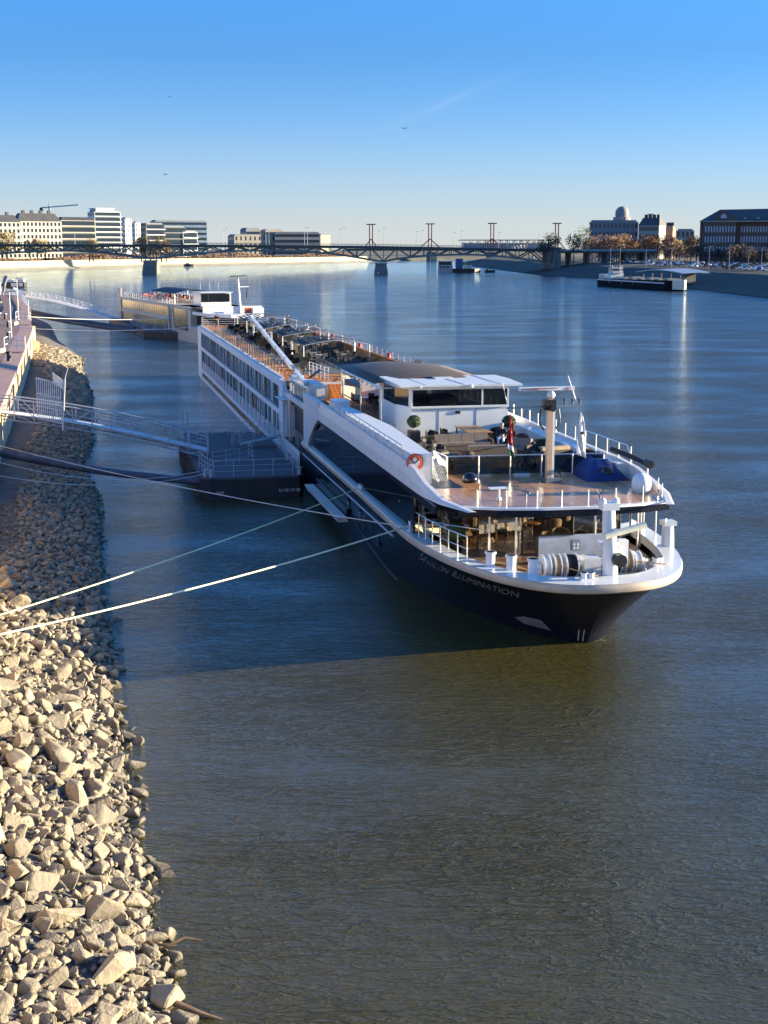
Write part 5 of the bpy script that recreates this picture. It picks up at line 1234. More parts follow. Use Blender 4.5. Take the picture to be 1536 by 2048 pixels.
# far pontoon + gangway
p2 = thing('mooring_pontoon', 'far dark pontoon beside the gold windowed ship', 'pontoon')
poly = [(-51.2,283.5),(-44.8,263.0),(-34.5,256.0),(-37.6,264.5),(-57.8,313),(-62,318)]
MB().prism(poly, -.4, 1.2).build('hull', 'pontoon_hull', p2); MB().prism(poly, 1.2, 1.4).build('deck', 'pontoon_deck', p2)
m_ = MB(); rail(m_, [(x*.995,y,1.4) for x, y in poly[:3]], 1.1, 3, 2.5, .03, .04, 4); m_.build('pontoon_railing', 'rail_grey', p2)
g2_, P2, _, _ = gangway('gangway', 'long white gangway with a person walking on it, leading to the far pontoon', (-92,344,5.6), (-56.5,297,1.9), 2.0, .9, 26, 'rail_white', False)
i_ = 5; person('person in black bending forward on the long white gangway', P2[5]+Vector((0,0,.05)), .8, stand(lean=.7, armL=.9, armR=.2, stride=.7), ('black_cloth','black_cloth','hair_dark'), scale=1.1)
# second cruise ship
A2 = R(22.1); S2 = (-22.45, 235.4)
s2_ = thing('cruise_ship', 'smaller cream cruise ship with gold tinted windows moored beyond the stern of the navy one', 'cruise ship', (S2[0],S2[1],0), A2)
mat('cream_ship', (0.46,0.40,0.33), .5, var=.08, scale=.5); mat('gold_glass', (0.24,0.20,0.10), .2, .2, scale=.8, col2=(0.10,0.085,0.05))
m_ = MB(); m_.prism([(-5.6,18),(-4.6,8),(-2.5,1),(0,-2.5),(2.5,1),(4.6,8),(5.6,18),(5.6,80),(-5.6,80)][::-1], -.4, 2.9); m_.v = [(x, y+(3 if (z < 0 and y < 10) else 0), z) for x, y, z in m_.v]; m_.build('hull', 'cream_ship', s2_)
m_ = MB(); m_.prism([(-5.7,17),(5.7,17),(5.7,79),(-5.7,79)], 2.9, 6.2); m_.build('cabin_block', 'cream_ship', s2_)
m_ = MB(); m_.prism([(-5.5,18),(-4.7,7),(-2.5,2.2),(2.5,2.2),(4.7,7),(5.5,18)][::-1], 4.95, 5.5); m_.build('fly_deck', 'white_paint', s2_)
m_ = MB(); m_.prism([(-4.6,18),(-4,8.5),(4,8.5),(4.6,18)][::-1], 2.9, 4.95); m_.build('lounge_window', 'dark_glass', s2_)
for (z0, z1, ya, yb) in ((4.0,5.75,33.5,75.0),(1.3,3.25,34.5,74.0)):
    n_ = 22; w_ = (yb-ya)/n_
    for i in range(n_): MB().box(-5.76,-5.65,ya+i*w_+.14,ya+(i+1)*w_-.14,z0,z1).build('cabin_window', 'gold_glass', s2_)
m_ = MB(); m_.prismx([(19.3,2.0),(19.3,4.9),(20.3,5.6),(29.0,5.75),(28.2,2.0)], -5.8,-5.65); m_.build('lounge_side_window', 'gold_glass', s2_)
m_ = MB(); m_.prismx([(30.3,.6),(30.3,4.2),(31.2,5.3),(32.3,4.2),(32.3,.6)], -5.8,-5.65); m_.build('entrance_opening', 'black_metal', s2_)
m_ = MB(); m_.box(-5.9,-5.6,18,79,5.8,6.3); m_.box(-5.9,-5.6,33,79,3.35,3.85); m_.box(-5.9,-5.6,29.1,30.2,.6,6.3); m_.box(-5.9,-5.6,32.4,33.4,.6,6.3); m_.box(-5.95,-5.6,75.6,79.2,.3,8.1); m_.build('side_frame', 'cream_ship', s2_)
m_ = MB(); rail(m_, [(-5.3,30,6.2),(-5.3,75,6.2)], 1.05, 3, 2, .03, .04, 4); rail(m_, [(5.3,30,6.2),(5.3,75,6.2)], 1.05, 3, 2, .03, .04, 4); m_.build('deck_railing', 'rail_white', s2_)
wz = MB().box(-2.8,2.8,20.5,26,5.7,6.8).box(-2.8,2.8,20.6,26,6.8,8.6).build('wheelhouse', 'white_paint', s2_)
MB().box(-2.82,2.5,20.45,20.6,7.0,8.4).build('wheelhouse_window', 'black_glass', wz); MB().box(-3.0,3.0,20,26.3,8.6,8.72).build('wheelhouse_roof', 'white_deck', wz)
m_ = MB(); m_.prism([(-5.2,10),(5.2,10),(5.4,29),(-5.4,29)], 6.0, 6.2); m_.build('front_terrace', 'carpet', s2_); MB().box(-5.3,5.3,9.9,10.05,5.5,6.6).build('terrace_bulwark', 'white_paint', s2_)
mm = MB().cyl((1.35,9.8,5.5),(1.0,9.8,11.3), .24, .13, 10).build('radar_mast', 'white_paint', s2_, smooth=True); MB().beam((-.4,9.8,11.7),(2.5,9.8,11.8), .16).build('radar_scanner', 'black_metal', mm); MB().beam((1.2,9.8,9.9),(2.9,9.8,9.95), .14).build('mast_yard', 'white_paint', mm)
MB().cyl((1.03,9.8,11.2),(1.0,9.8,11.7), .1, n=8).build('scanner_drive', 'black_metal', mm); MB().cyl((2.6,9.8,9.6),(2.5,9.8,8.0), .06, .14, 6).build('furled_flag', 'black_cloth', mm)
for x in (-2.2,-.5,1.2): MB().cyl((x,23,9.1),(x,23,10.4), .03, n=5).build('whip_antenna', 'white_paint', s2_)
aw = MB(); K = 8
for i in range(K+1):
    x = -3.8+7.6*i/K; z = 8.0+.7*math.sin(PI*i/K); aw.v += [(x,36,z),(x,56,z)]
for i in range(K): aw.f.append((2*i,2*i+1,2*i+3,2*i+2))
ao = aw.build('sun_awning', 'stripe_dark', s2_); md = ao.modifiers.new('s','SOLIDIFY'); md.thickness = .08
for x in (-3.8,3.8):
    for y in (36,46,56): MB().cyl((x,y,6.2),(x,y,8.0), .06, n=6).build('awning_post', 'white_paint', s2_)
oc = make_chair('grey_metal', mat('rust_cloth', (.30,.07,.04), .8)); r2 = random.Random(9); first = True
def w2l(X, Y, Z): return Vector((S2[0]+X*math.cos(A2)-Y*math.sin(A2), S2[1]+X*math.sin(A2)+Y*math.cos(A2), Z))
lo2 = make_lounger()
for y in range(38, 75, 2):
    for x in (-4.2,-2.2, 1.5, 4.0):
        src, lab, grp = ((oc, 'rust red chair on the deck of the far cruise ship', 'chairs on the far ship') if r2.random() < .6 else (lo2, 'dark lounger on the deck of the far cruise ship', 'loungers on the far ship'))
        if src.name not in used: used.add(src.name); src.location = w2l(x,y,6.2); src.rotation_euler = (0,0,A2+r2.uniform(0,6)); src['label'] = lab; src['group'] = grp
        else: dup(src, w2l(x+r2.uniform(-.4,.4), y, 6.2), A2+r2.uniform(0,6), lab, grp)
for i, (x, y, m) in enumerate(((3.0,6.5,'white_paint'),(4.2,7.5,'white_paint'))):
    t = thing('deck_box', ('white equipment box at the front of the far ship','second white equipment box at the front edge of the far ship')[i], 'box', w2l(x,y,5.5), A2)
    MB().box(-.5,.5,-.5,.5,0,.8).build('body', m, t); MB().box(-.53,.53,-.53,.53,.8,.9).build('lid', 'white_deck', t)
t = thing('orange_cover', 'orange covered stack at the front deck of the far ship', 'cover', w2l(2.4,8.2,5.5), A2); MB().prism([(-.8,-.5),(.8,-.5),(.6,.5),(-.7,.5)], 0, .9).build('cloth', 'orange_ring', t)
# excursion boat far left
t = thing('tour_boat', 'small dark boat with white windows and mast at the far left of the river', 'boat', (-158.5,608,0), .05)
MB().prism([(-5.2,-2),(4.6,-2),(5.4,0),(4.6,2),(-5.2,2)], -.3, 2.2).build('hull', 'black_metal', t); MB().box(-4.6,-.6,-1.8,1.8,2.2,3.3).build('cabin', 'white_deck', t); MB().box(1.2,4.4,-1.8,1.8,2.2,3.4).build('cabin', 'white_deck', t)
MB().box(-1.0,1.2,-2.06,-1.98,.4,1.8).build('window', 'white_paint', t); MB().box(2.2,4.0,-2.06,-1.98,.4,1.9).build('window', 'white_paint', t)
for x in (-2.5, 2.0): MB().cyl((x,0,3),(x,0,6), .06, n=5).build('mast', 'rail_white', t)
# ================================================================ far banks, bridges, buildings, trees, cars
mat('far_sand', (0.30,0.25,0.18), .95, var=.15, scale=.05); mat('far_wall', (0.40,0.34,0.23), .9, var=.14, scale=.05, stretch=(1,1,6)); mat('far_ground', (0.10,0.085,0.05), .95, var=.3, scale=.05)
mat('right_bank', (0.055,0.050,0.038), .95, scale=.12, col2=(0.022,0.022,0.018), bump=.5, bscale=1.5); mat('bridge_steel', (0.13,0.15,0.14), .6, var=.2, scale=.3); mat('bridge_deck', (0.05,0.055,0.06), .7, var=.2, scale=.3)
mat('pier_stone', (0.17,0.15,0.135), .9, var=.25, scale=.4); mat('concrete', (0.30,0.30,0.30), .85, var=.15, scale=.3)
def strip(name, rows, m, kind='structure'):
    mb = MB(); n = len(rows[0])
    for r_ in rows: mb.v += r_
    for j in range(len(rows)-1):
        for i in range(n-1): a = j*n+i; mb.f.append((a, a+1, a+n+1, a+n))
    return tag(mb.build(name, m), kind=kind)
def shore(uv): return [at(u, v, 16.5*2800/(v-496.0)) for u, v in uv]
def wz(p, z): return (p.x, p.y, z)
# left far bank
lsh = [Vector((-420,760,0)), Vector((-330,930,0)), Vector((-288,1050,0)), Vector((-246,1215,0)), Vector((-182,1380,0)), Vector((-110,1500,0)), Vector((-42,1640,0)), Vector((-10,1780,0))]
def inl(p, d, i=None): return Vector((p.x-d*.9, p.y+d*.42, 0))
strip('far_left_shore', [[wz(p,-1) for p in lsh], [wz(inl(p,9),1.4) for p in lsh]], 'far_sand')
lw = thing('embankment_wall', 'long sunlit cream embankment wall along the far left bank under the bridge', 'wall')
mb = MB(); A_ = [inl(p,9) for p in lsh]; B_ = [inl(p,13) for p in lsh]
mb.v = [wz(p,1.2) for p in A_]+[wz(p,5.6) for p in B_]+[wz(inl(p,26),5.7) for p in lsh]; n = len(lsh)
for i in range(n-1): mb.f += [(i,i+1,n+i+1,n+i),(n+i,n+i+1,2*n+i+1,2*n+i)]
mb.build('wall_face', 'far_wall', lw)
mb = MB()
for i in range(n-1): mb.beam(wz(B_[i],6.0), wz(B_[i+1],6.0), .8, .9)
mb.build('parapet', 'far_wall', lw)
strip('far_left_ground', [[wz(inl(p,24),6.4) for p in lsh], [wz(inl(p,60),7) for p in lsh], [wz(inl(p,900),7) for p in lsh]], 'far_ground')
# distant bank closing the river
mb = MB(); mb.v = [(-60,1700,-1),(60,1950,-1),(330,2300,-1),(700,2350,-1),(-60,1720,3),(60,1970,3),(330,2320,3),(700,2370,3),(-1500,6000,9),(60,6000,9),(900,6000,9),(3000,6000,9)]
mb.f = [(0,1,5,4),(1,2,6,5),(2,3,7,6),(4,5,9,8),(5,6,10,9),(6,7,11,10)]; tag(mb.build('distant_ground', 'far_ground'), kind='structure')
# right bank
rsh = shore([(905,527),(955,534),(1010,541),(1075,549),(1130,553),(1200,557),(1290,566),(1375,577),(1450,586),(1536,596),(1640,612)])
rsh = [Vector((500,2200,0))]+rsh+[Vector((260,250,0)), Vector((300,0,0))]
def inr(p, d): return Vector((p.x+d*.93, p.y+d*.36, 0))
rows = [[wz(p,-1) for p in rsh]]
for d, z in ((3,.4),(12,1.8),(22,3.6),(34,5.6),(46,6.8),(120,7.4),(900,9)): rows.append([wz(inr(p,d), z+.5*noise.noise(Vector((p.x*.02,p.y*.02,d)))) for p in rsh])
strip('right_bank', rows, 'right_bank')
# ---- Truss road bridge (perpendicular to the view, near plane y=924)
YB = 924; br = thing('road_bridge', 'wide dark steel truss road bridge crossing the whole river on two stone piers', 'bridge', (0, YB, 0))
def bx(u, v): p = at(u, v, YB); return (p.x, p.z)
topl = [(-140,487),(0,487),(296,488),(530,489),(762,491),(930,494),(1095,498)]
botl = [(-140,520),(-60,512),(0,506),(90,502),(160,502),(210,506),(260,513),(296,519),(332,513),(400,506),(470,502),(530,501),(600,503),(660,507),(720,516),(762,524),(805,516),(860,511),(930,509),(985,511),(1040,517),(1092,524)]
def ev(l, u):
    for (a,b),(c,d) in zip(l[:-1], l[1:]):
        if u <= c: return b+(d-b)*(u-a)/(c-a)
    return l[-1][1]
us = [-100+27.1*i for i in range(45)]; us = [u for u in us if u < 1092]+[1092]
for side in (0.0, 24.0):
    ch = MB(); wb = MB(); T = [(bx(u, ev(topl,u)+4.5)) for u in us]; Bt = [(bx(u, ev(botl,u))) for u in us]
    for i in range(len(us)-1):
        ch.beam((T[i][0],side,T[i][1]),(T[i+1][0],side,T[i+1][1]),.9,1.1); ch.beam((Bt[i][0],side,Bt[i][1]),(Bt[i+1][0],side,Bt[i+1][1]),.9,1.1)
        if i % 2: wb.beam((T[i][0],side,T[i][1]),(Bt[i+1][0],side,Bt[i+1][1]),.75,.8)
        else: wb.beam((Bt[i][0],side,Bt[i][1]),(T[i+1][0],side,T[i+1][1]),.75,.8)
        wb.beam((T[i][0],side,T[i][1]),(Bt[i][0],side,Bt[i][1]),.5,.55)
    ch.build('truss_chord', 'bridge_steel', br); wb.build('truss_web', 'bridge_steel', br)
dk = MB(); sdw = MB(); rl = MB()
for i in range(len(us)-1):
    a, b = bx(us[i], ev(topl,us[i])), bx(us[i+1], ev(topl,us[i+1]))
    dk.add([(a[0],-2,a[1]-1.4),(b[0],-2,b[1]-1.4),(b[0],26,b[1]-1.4),(a[0],26,a[1]-1.4),(a[0],-2,a[1]-.3),(b[0],-2,b[1]-.3),(b[0],26,b[1]-.3),(a[0],26,a[1]-.3)],[(3,2,1,0),(4,5,6,7),(0,1,5,4),(2,3,7,6)])
    for y in (-2, 26):
        for z in (.1,.5,.9): rl.beam((a[0],y,a[1]+z),(b[0],y,b[1]+z),.10)
        for k in range(3): f = k/3; rl.beam((a[0]+(b[0]-a[0])*f,y,a[1]+(b[1]-a[1])*f-.3),(a[0]+(b[0]-a[0])*f,y,a[1]+(b[1]-a[1])*f+1.0),.12)
dk.build('road_deck', 'bridge_deck', br); rl.build('bridge_railing', 'bridge_steel', br)
for u, w_, vt in ((296,19,520),(762,25,525)):
    x, zt = bx(u, vt); ww = w_/3.03/2
    m_ = MB(); m_.v = [(x-ww*1.15,-4,-1),(x+ww*1.15,-4,-1),(x+ww*1.15,28,-1),(x-ww*1.15,28,-1),(x-ww*.85,-2,zt-.6),(x+ww*.85,-2,zt-.6),(x+ww*.85,26,zt-.6),(x-ww*.85,26,zt-.6)]
    m_.f = [(4,5,6,7),(0,1,5,4),(1,2,6,5),(2,3,7,6),(3,0,4,7)]; pr_ = m_.build('pier', 'pier_stone', br); MB().box(x-ww,x+ww,-3,27,zt-1.0,zt-.2).build('pier_cap', 'concrete', pr_)
xl, zt = bx(1094, 498); xr, _ = bx(1121, 498)
MB().box(xl,xr,-3,27,3,zt+.4).build('abutment', 'pier_stone', br); MB().box(xl-.5,xr+.5,-3.5,27.5,zt+.4,zt+1.1).build('abutment_cap', 'concrete', br)
MB().box(xr,xr+62,-2,26,zt-2.6,zt-1.4).build('viaduct_beam', 'bridge_deck', br); MB().box(xr,xr+62,-2.5,-2,zt-1.4,zt-.2).build('viaduct_parapet', 'concrete', br)
for k in range(5): MB().box(xr+6+12*k,xr+7.2+12*k,0,24,4,zt-2.6).build('viaduct_pier', 'pier_stone', br)
bl0 = None
def small_lamp(p, h, lab, grp):
    global bl0
    if bl0 is None:
        bl0 = thing('street_lamp', lab, 'street lamp', p, 0, grp, (1,1,h/10)); MB().cyl((0,0,0),(0,0,10), .16, .10, 5).build('pole', 'rail_grey', bl0); MB().box(-.15,1.5,-.15,.15,9.9,10.1).build('lamp_head', 'rail_grey', bl0)
    else: dup(bl0, p, 0, lab, grp, (1,1,h/10))
for u, v, dy in ((447,460,0),(452,455,24),(532,466,0),(538,462,24),(609,455,0),(615,454,24),(679,457,0),(686,454,24),(757,460,0),(767,456,24),(833,462,0),(843,460,24),(908,464,0),(922,460,24),(997,464,0),(294,449,0),(150,462,0),(20,465,0),(1076,468,24),(1147,462,0)):
    p = at(u, ev(topl, min(u,1090)), YB+dy); t_ = at(u, v, YB+dy); small_lamp((p.x, p.y, p.z-.4), t_.z-p.z, 'slender street lamp standing on the truss bridge', 'street lamps on the bridge')
# ---- second bridge behind with red pylons
rb = thing('pylon_bridge', 'far bridge behind with tall red T shaped pylons and pale piers', 'bridge', (0,1900,0)); mat('pylon_red', (.55,.09,.06), .6); Y2 = 1900
def bz(u, v): p = at(u, v, Y2); return (p.x, p.z)
for u, vb, vt, sp in ((742,486,449,13),(860,490,448,20),(984,494,447,22),(1113,500,447,15)):
    x, z0 = bz(u, 496); _, z1 = bz(u, vt); m_ = MB()
    m_.beam((x-2,0,z0),(x-2,0,z1),1.3); m_.beam((x+2,0,z0),(x+2,0,z1),1.3); zz_ = z0+12; m_.beam((x,0,zz_),(x-sp/1.47,0,z0),1.3); m_.beam((x,0,zz_),(x+sp/1.47,0,z0),1.3)
    p_ = m_.build('pylon', 'pylon_red', rb); MB().box(x-6,x+6,-2,2,z1-.5,z1+.8).build('pylon_head', 'black_metal', p_)
x0, z0 = bz(690, 497); x1, _ = bz(1130, 497); MB().box(x0,x1,-10,10,z0-3,z0).build('road_deck', 'bridge_deck', rb)
for u0, u1 in ((853,873),(973,994)): a, b = bz(u0,514)[0], bz(u1,514)[0]; MB().box(a+6,b,-8,8,-1,11).build('pier', 'far_wall', rb); MB().box(a,a+5,-8,8,-1,11).build('pier', 'pier_stone', rb)
# ---- buildings
mat('f_cream', (0.48,0.43,0.36), .85, var=.06, scale=.1); mat('f_white', (0.62,0.62,0.60), .8, var=.05, scale=.1); mat('f_yellow', (0.46,0.42,0.34), .85, var=.06, scale=.1); mat('f_grey', (0.22,0.22,0.23), .8, var=.1, scale=.1)
mat('f_blue', (0.14,0.20,0.28), .4, var=.2, scale=.2); mat('f_dark', (0.045,0.045,0.05), .6, var=.2, scale=.2); mat('f_roof', (0.065,0.062,0.066), .7, var=.2, scale=.2); mat('f_brick', (0.13,0.080,0.062), .9, var=.12, scale=.4); mat('f_win', (0.02,0.03,0.045), .15, spec=.6)
mat('f_winlit', (0.36,0.38,0.44), .3, var=.15, scale=.3); mat('f_stone', (0.30,0.27,0.23), .85, var=.1, scale=.2); mat('f_redwall', (0.42,0.22,0.13), .85, var=.15, scale=.2)
def building(label, u0, u1, vt, y, m, floors, bays, yaw=35, depth=16, zb=7, style='win', roof=None, mwin='f_win', name='apartment_building', winh=.55, winw=.5, bal='f_white'):
    p0, p1 = at(u0, 496, y), at(u1, 496, y); W_ = p1.x-p0.x; zt = at((u0+u1)/2, vt, y).z; a = R(yaw); L = max(6, (W_-depth*abs(math.sin(a)))/math.cos(a))
    b = thing(name, label, 'building', ((p0.x+p1.x)/2, y, zb), a); H_ = zt-zb; hx, hy = L/2, depth/2
    MB().box(-hx,hx,-hy,hy,-2,H_).build('wall', m, b); fh = H_/floors; bw_ = L/bays
    if style in ('win','both'):
        for f in range(floors):
            for k in range(bays):
                if (f*bays+k) >= 96: continue
                x = -hx+bw_*(k+.5); z = fh*(f+.28); MB().box(x-bw_*winw/2,x+bw_*winw/2,-hy-.12,-hy+.02,z,z+fh*winh).build('window', mwin, b)
    if style == 'band':
        for f in range(floors): z = fh*(f+.3); MB().box(-hx+.6,hx-.6,-hy-.12,-hy+.02,z,z+fh*.5).build('window_band', mwin, b)
    if style in ('balc','both'):
        for f in range(floors):
            z = fh*(f+.05)
            if style == 'balc': MB().box(-hx+.5,hx-.5,-hy-.1,-hy+.02,z+.4,z+fh*.85).build('window_band', mwin, b)
            MB().box(-hx-.3,hx+.6,-hy-1.6,-hy,z-.12,z+.75).build('balcony', bal, b)
    # side windows on the shaded left end
    for f in range(floors):
        z = fh*(f+.3); MB().box(-hx-.1,-hx+.02,-hy+1.2,hy-1.2,z,z+fh*.42).build('side_window_band', mwin, b)
    if roof:
        rm, rh = roof; m_ = MB(); i_ = min(4, hx*.2); m_.v = [(-hx-.3,-hy-.3,H_),(hx+.3,-hy-.3,H_),(hx+.3,hy+.3,H_),(-hx-.3,hy+.3,H_),(-hx+i_,-hy*.35,H_+rh),(hx-i_,-hy*.35,H_+rh),(hx-i_,hy*.35,H_+rh),(-hx+i_,hy*.35,H_+rh)]
        m_.f = [(4,5,6,7),(0,1,5,4),(1,2,6,5),(2,3,7,6),(3,0,4,7)]; r_ = m_.build('roof', rm, b)
        if rh > 3:
            for k in range(4): x = -hx+i_+ (L-2*i_)*(k+.5)/4; MB().box(x-1.2,x+1.2,-1.2,1.2,H_+rh-.5,H_+rh+2.6).build('chimney', 'f_dark', r_)
    else: MB().box(-hx+1.5,hx-1.5,-hy+1.5,hy-1.5,H_,H_+1.4).build('roof_parapet', 'f_grey', b)
    return b, (hx, hy, H_, fh)
building('cream apartment block with dark roof at the far left edge of the skyline', -70, 39, 444, 1230, 'f_cream', 6, 12, roof=('f_roof',6))
building('cream apartment block with dark mansard roof and four chimneys, second from the left', 28, 122, 443, 1260, 'f_cream', 6, 11, roof=('f_roof',7))
building('cream apartment block with long balcony bands, left of the tallest white one', 112, 191, 441, 1290, 'f_yellow', 6, 8, style='balc', roof=('f_roof',3), bal='f_cream')
b, q = building('tallest white stepped apartment tower with terraces on every floor', 178, 243, 424, 1330, 'f_white', 9, 7, style='balc')
MB().box(-q[0]+2,q[0]*.5,-q[1]+1,q[1]-1,q[2],q[2]+3).build('penthouse', 'f_white', b); MB().box(-q[0]+1,q[0]*.6,-q[1],q[1],q[2]+3,q[2]+3.4).build('penthouse_roof', 'f_white', b)
building('narrow white tower block just right of the tallest terraced one', 240, 266, 438, 1380, 'f_white', 8, 3, winw=.25, depth=12)
building('narrow pale block with blank white front right of the narrow tower', 264, 283, 446, 1420, 'f_white', 7, 2, winw=.25, depth=8)
building('low dark terraced building with white balconies behind the bridge lamp', 279, 330, 449, 1440, 'f_dark', 6, 5, style='balc')
building('dark glass terraced block below the blue grey office', 305, 372, 455, 1460, 'f_dark', 5, 7, style='balc', bal='f_grey')
building('low white terraced block at the foot of the blue grey office', 352, 396, 464, 1470, 'f_white', 4, 5, style='balc')
building('large blue grey office block with a white right end', 302, 414, 443, 1560, 'f_blue', 7, 12, style='band', yaw=25, name='office_building', depth=20)
building('cream low hall with grey box towers left of centre on the skyline', 456, 552, 471, 1750, 'f_stone', 3, 9, yaw=25, name='theatre_building', depth=24, winw=.3)
building('grey cube tower rising from the cream hall', 480, 522, 458, 1790, 'f_grey', 2, 3, yaw=25, name='stage_tower', depth=22, style='band')
building('dark roofed block between the cream hall and the long grey hall', 520, 568, 461, 1800, 'f_stone', 3, 3, yaw=25, name='theatre_building', depth=20, style='band')
building('long grey concert hall with dark top band at the middle of the skyline', 545, 640, 466, 1760, 'f_grey', 4, 6, yaw=12, name='concert_hall', depth=20, style='band')
building('plain cream box building right of the long grey hall', 634, 661, 470, 1850, 'f_yellow', 2, 1, yaw=30, name='box_building', depth=10, style='none')
# crane
t = thing('tower_crane', 'tower crane above the left apartment blocks', 'crane', tuple(at(101, 470, 1500))); MB().beam((0,0,-20),(0,0,30),1.6).build('tower', 'rail_grey', t); MB().beam((-9,0,28),(31,0,31),1.2).build('jib', 'rail_grey', t); MB().box(-10,-7,-1,1,24,28).build('counterweight', 'f_dark', t); MB().beam((0,0,30),(0,0,34),.8).build('apex', 'rail_grey', t)
# stadium
st_ = thing('stadium', 'white latticed stadium bowl seen beyond the bridge', 'stadium', tuple(at(1010, 496, 2500))); m_ = MB(); m2_ = MB()
for i in range(26):
    x = -76+152*i/25; z = 13-0.0006*x*x; m_.beam((x,-40+.01*x*x,-3),(x+4*(-1)**i,-46+.01*x*x,z),.9); m_.beam((x,-40+.01*x*x,z),(x+5,-44+.01*x*x,-3),.7)
m_.build('lattice', 'f_white', st_); m2_.box(-74,74,-30,40,-6,8.5); m2_.build('stand', 'f_winlit', st_); MB().box(-80,80,-46,44,13,14.2).build('roof_ring', 'f_grey', st_)
# right bank buildings
b, q = building('long dark university building with a row of small white windows and a dome', 1176, 1275, 444, 1180, 'f_grey', 4, 12, yaw=-6, zb=10, depth=22, name='university_building', mwin='f_win')
t = MB(); t.lathe((q[0]*.35,0,q[2]+1.4), [(7.2,0),(7.2,2.4),(6.6,2.6)], 16); t.build('dome_base', 'f_stone', b); t = MB(); t.lathe((q[0]*.35,0,q[2]+3.0), [(4.8,0),(5.6,2.2),(5.6,4.8),(4.8,7.2),(3.0,9.0),(.1,9.8)], 18); t.build('dome', mat('dome_metal', (.22,.22,.22), .8), b, smooth=True)
building('stone fronted block with hipped roof and antennas beside the dome', 1274, 1332, 451, 1150, 'f_stone', 4, 5, yaw=-28, zb=10, depth=18, roof=('f_roof',6), name='university_building', style='band')
building('small roof turret block standing behind the hipped roof', 1290, 1308, 431, 1190, 'f_stone', 3, 2, yaw=0, zb=18, depth=8, name='roof_turret', style='none')
building('red brown sloping wing right of the stone fronted block', 1326, 1352, 461, 1200, 'f_redwall', 3, 3, yaw=-20, zb=10, depth=14, roof=('f_redwall',4), name='university_building', style='none')
building('distant low stone building left of the brick block', 1350, 1388, 461, 1300, 'f_stone', 3, 4, yaw=-10, zb=10, depth=10, name='university_building')
# big brick block
bb = thing('brick_building', 'large dark red brick block with gabled bay and tall pale windows', 'building', tuple(at(1400, 496, 900))); bb.scale = (1.3,1.3,1.03); bb.location.z = 7; bb.rotation_euler = (0,0,-.20)
MB().box(0,60,0,22,-1,25).build('wall', 'f_brick', bb); MB().box(1.0,16.5,-3.0,0,-1,25).build('projecting_bay', 'f_brick', bb)
MB().box(-.5,60,-3.4,-.0,24.8,25.5).build('cornice', 'f_stone', bb)
m_ = MB(); m_.v = [(-.5,-1,25.5),(60,-1,25.5),(60,22,25.5),(-.5,22,25.5),(9,10,32.5),(60,10,33.5)]; m_.f = [(0,1,5,4),(1,2,5),(2,3,4,5),(3,0,4),(3,2,1,0)]; rf_ = m_.build('roof', 'f_roof', bb)
m_ = MB(); m_.v = [(5,-3.2,25.5),(16.8,-3.2,25.5),(10.5,-3.2,32),(5,9,25.5),(16.8,9,25.5),(10.5,9,32)]; m_.f = [(0,1,2),(5,4,3),(1,4,5,2),(0,2,5,3)]; m_.build('gable', 'f_brick', bb)
m_ = MB(); m_.v = [(10.5+1.5*math.cos(a*.314),-3.3,27+2.6*math.sin(a*.314)) for a in range(11)]; m_.f = [tuple(range(11))]; m_.build('arched_window', 'f_winlit', bb)
for k in range(6): MB().box(20+6*k,21.4+6*k,-1.2,0.6,26.3,27.5).build('dormer', 'f_stone', rf_)
cnt = 0
for z, h_ in ((18.6,3.6),(12.6,3.6),(6.6,3.4)):
    for x in [2+1.35*i for i in range(11)]+[19+1.28*i for i in range(21)]:
        y = -3.08 if x < 16.6 else -.08; MB().box(x,x+.62,y,y+.1,z,z+h_).build('window', 'f_winlit', bb)
# ---- trees
mat('bark', (.06,.045,.035), .9); LEAF = {}
for nm, c in (('leaf_orange',(.20,.11,.055)),('leaf_gold',(.30,.22,.07)),('leaf_green',(.075,.095,.035)),('leaf_dark',(.035,.045,.028)),('leaf_brown',(.14,.075,.045)),('leaf_bare',(.075,.055,.05))): mat(nm, c, .8, var=.45, scale=.5)
def tree_src(leaf, seed, n=900, slim=1.0):
    t = thing('tree', 'x', 'tree'); r = random.Random(seed); m_ = MB(); m_.tube([(0,0,-1),(.05,0,2),(0,.1,5)], .32, 6, .15)
    for k in range(6): a = k*1.05; m_.tube([(0,0,2.2+.3*k),(1.3*math.cos(a)*slim,1.3*math.sin(a)*slim,4.6+.4*k),(2.2*math.cos(a)*slim,2.2*math.sin(a)*slim,6.0+.5*k)], .10, 4, .03)
    m_.build('trunk', 'bark', t); c = MB(); cl = [(r.uniform(-2.3,2.3)*slim, r.uniform(-2.3,2.3)*slim, r.uniform(3.2,8.6), r.uniform(.8,1.6)) for i in range(20)]
    for i in range(n):
        x, y, z, q_ = r.choice(cl); v = Vector((r.gauss(0,1), r.gauss(0,1), r.gauss(0,1))).normalized()*q_*r.uniform(.5,1.05)+Vector((x,y,z)); k = .22
        a = Vector((r.gauss(0,1), r.gauss(0,1), r.gauss(0,1))).normalized()*k; b_ = a.orthogonal().normalized()*k*.8; c.add([v-a, v+b_, v+a, v-b_], [(0,1,2,3)])
    c.build('crown', leaf, t); return t
TS_ = {}
def tree(leaf, u, y, vtop, zb, lab, grp, wide_=1.0):
    src = TS_.get(leaf); p = at(u, 496, y); H_ = at(u, vtop, y).z-zb; s = H_/9.6; sc = (s*wide_, s*wide_, s)
    if src is None: src = TS_[leaf] = tree_src(leaf, len(TS_)+4); src.location = (p.x,y,zb); src.scale = sc; src['label'] = lab; src['group'] = grp
    else: dup(src, (p.x,y,zb), r.uniform(0,6), lab, grp, sc)
tree('leaf_dark', 1104, 900, 464, 9, 'dark bushy tree by the right end of the truss bridge', 'dark trees at the bridge end', 1.0); TS_['leaf_dark']
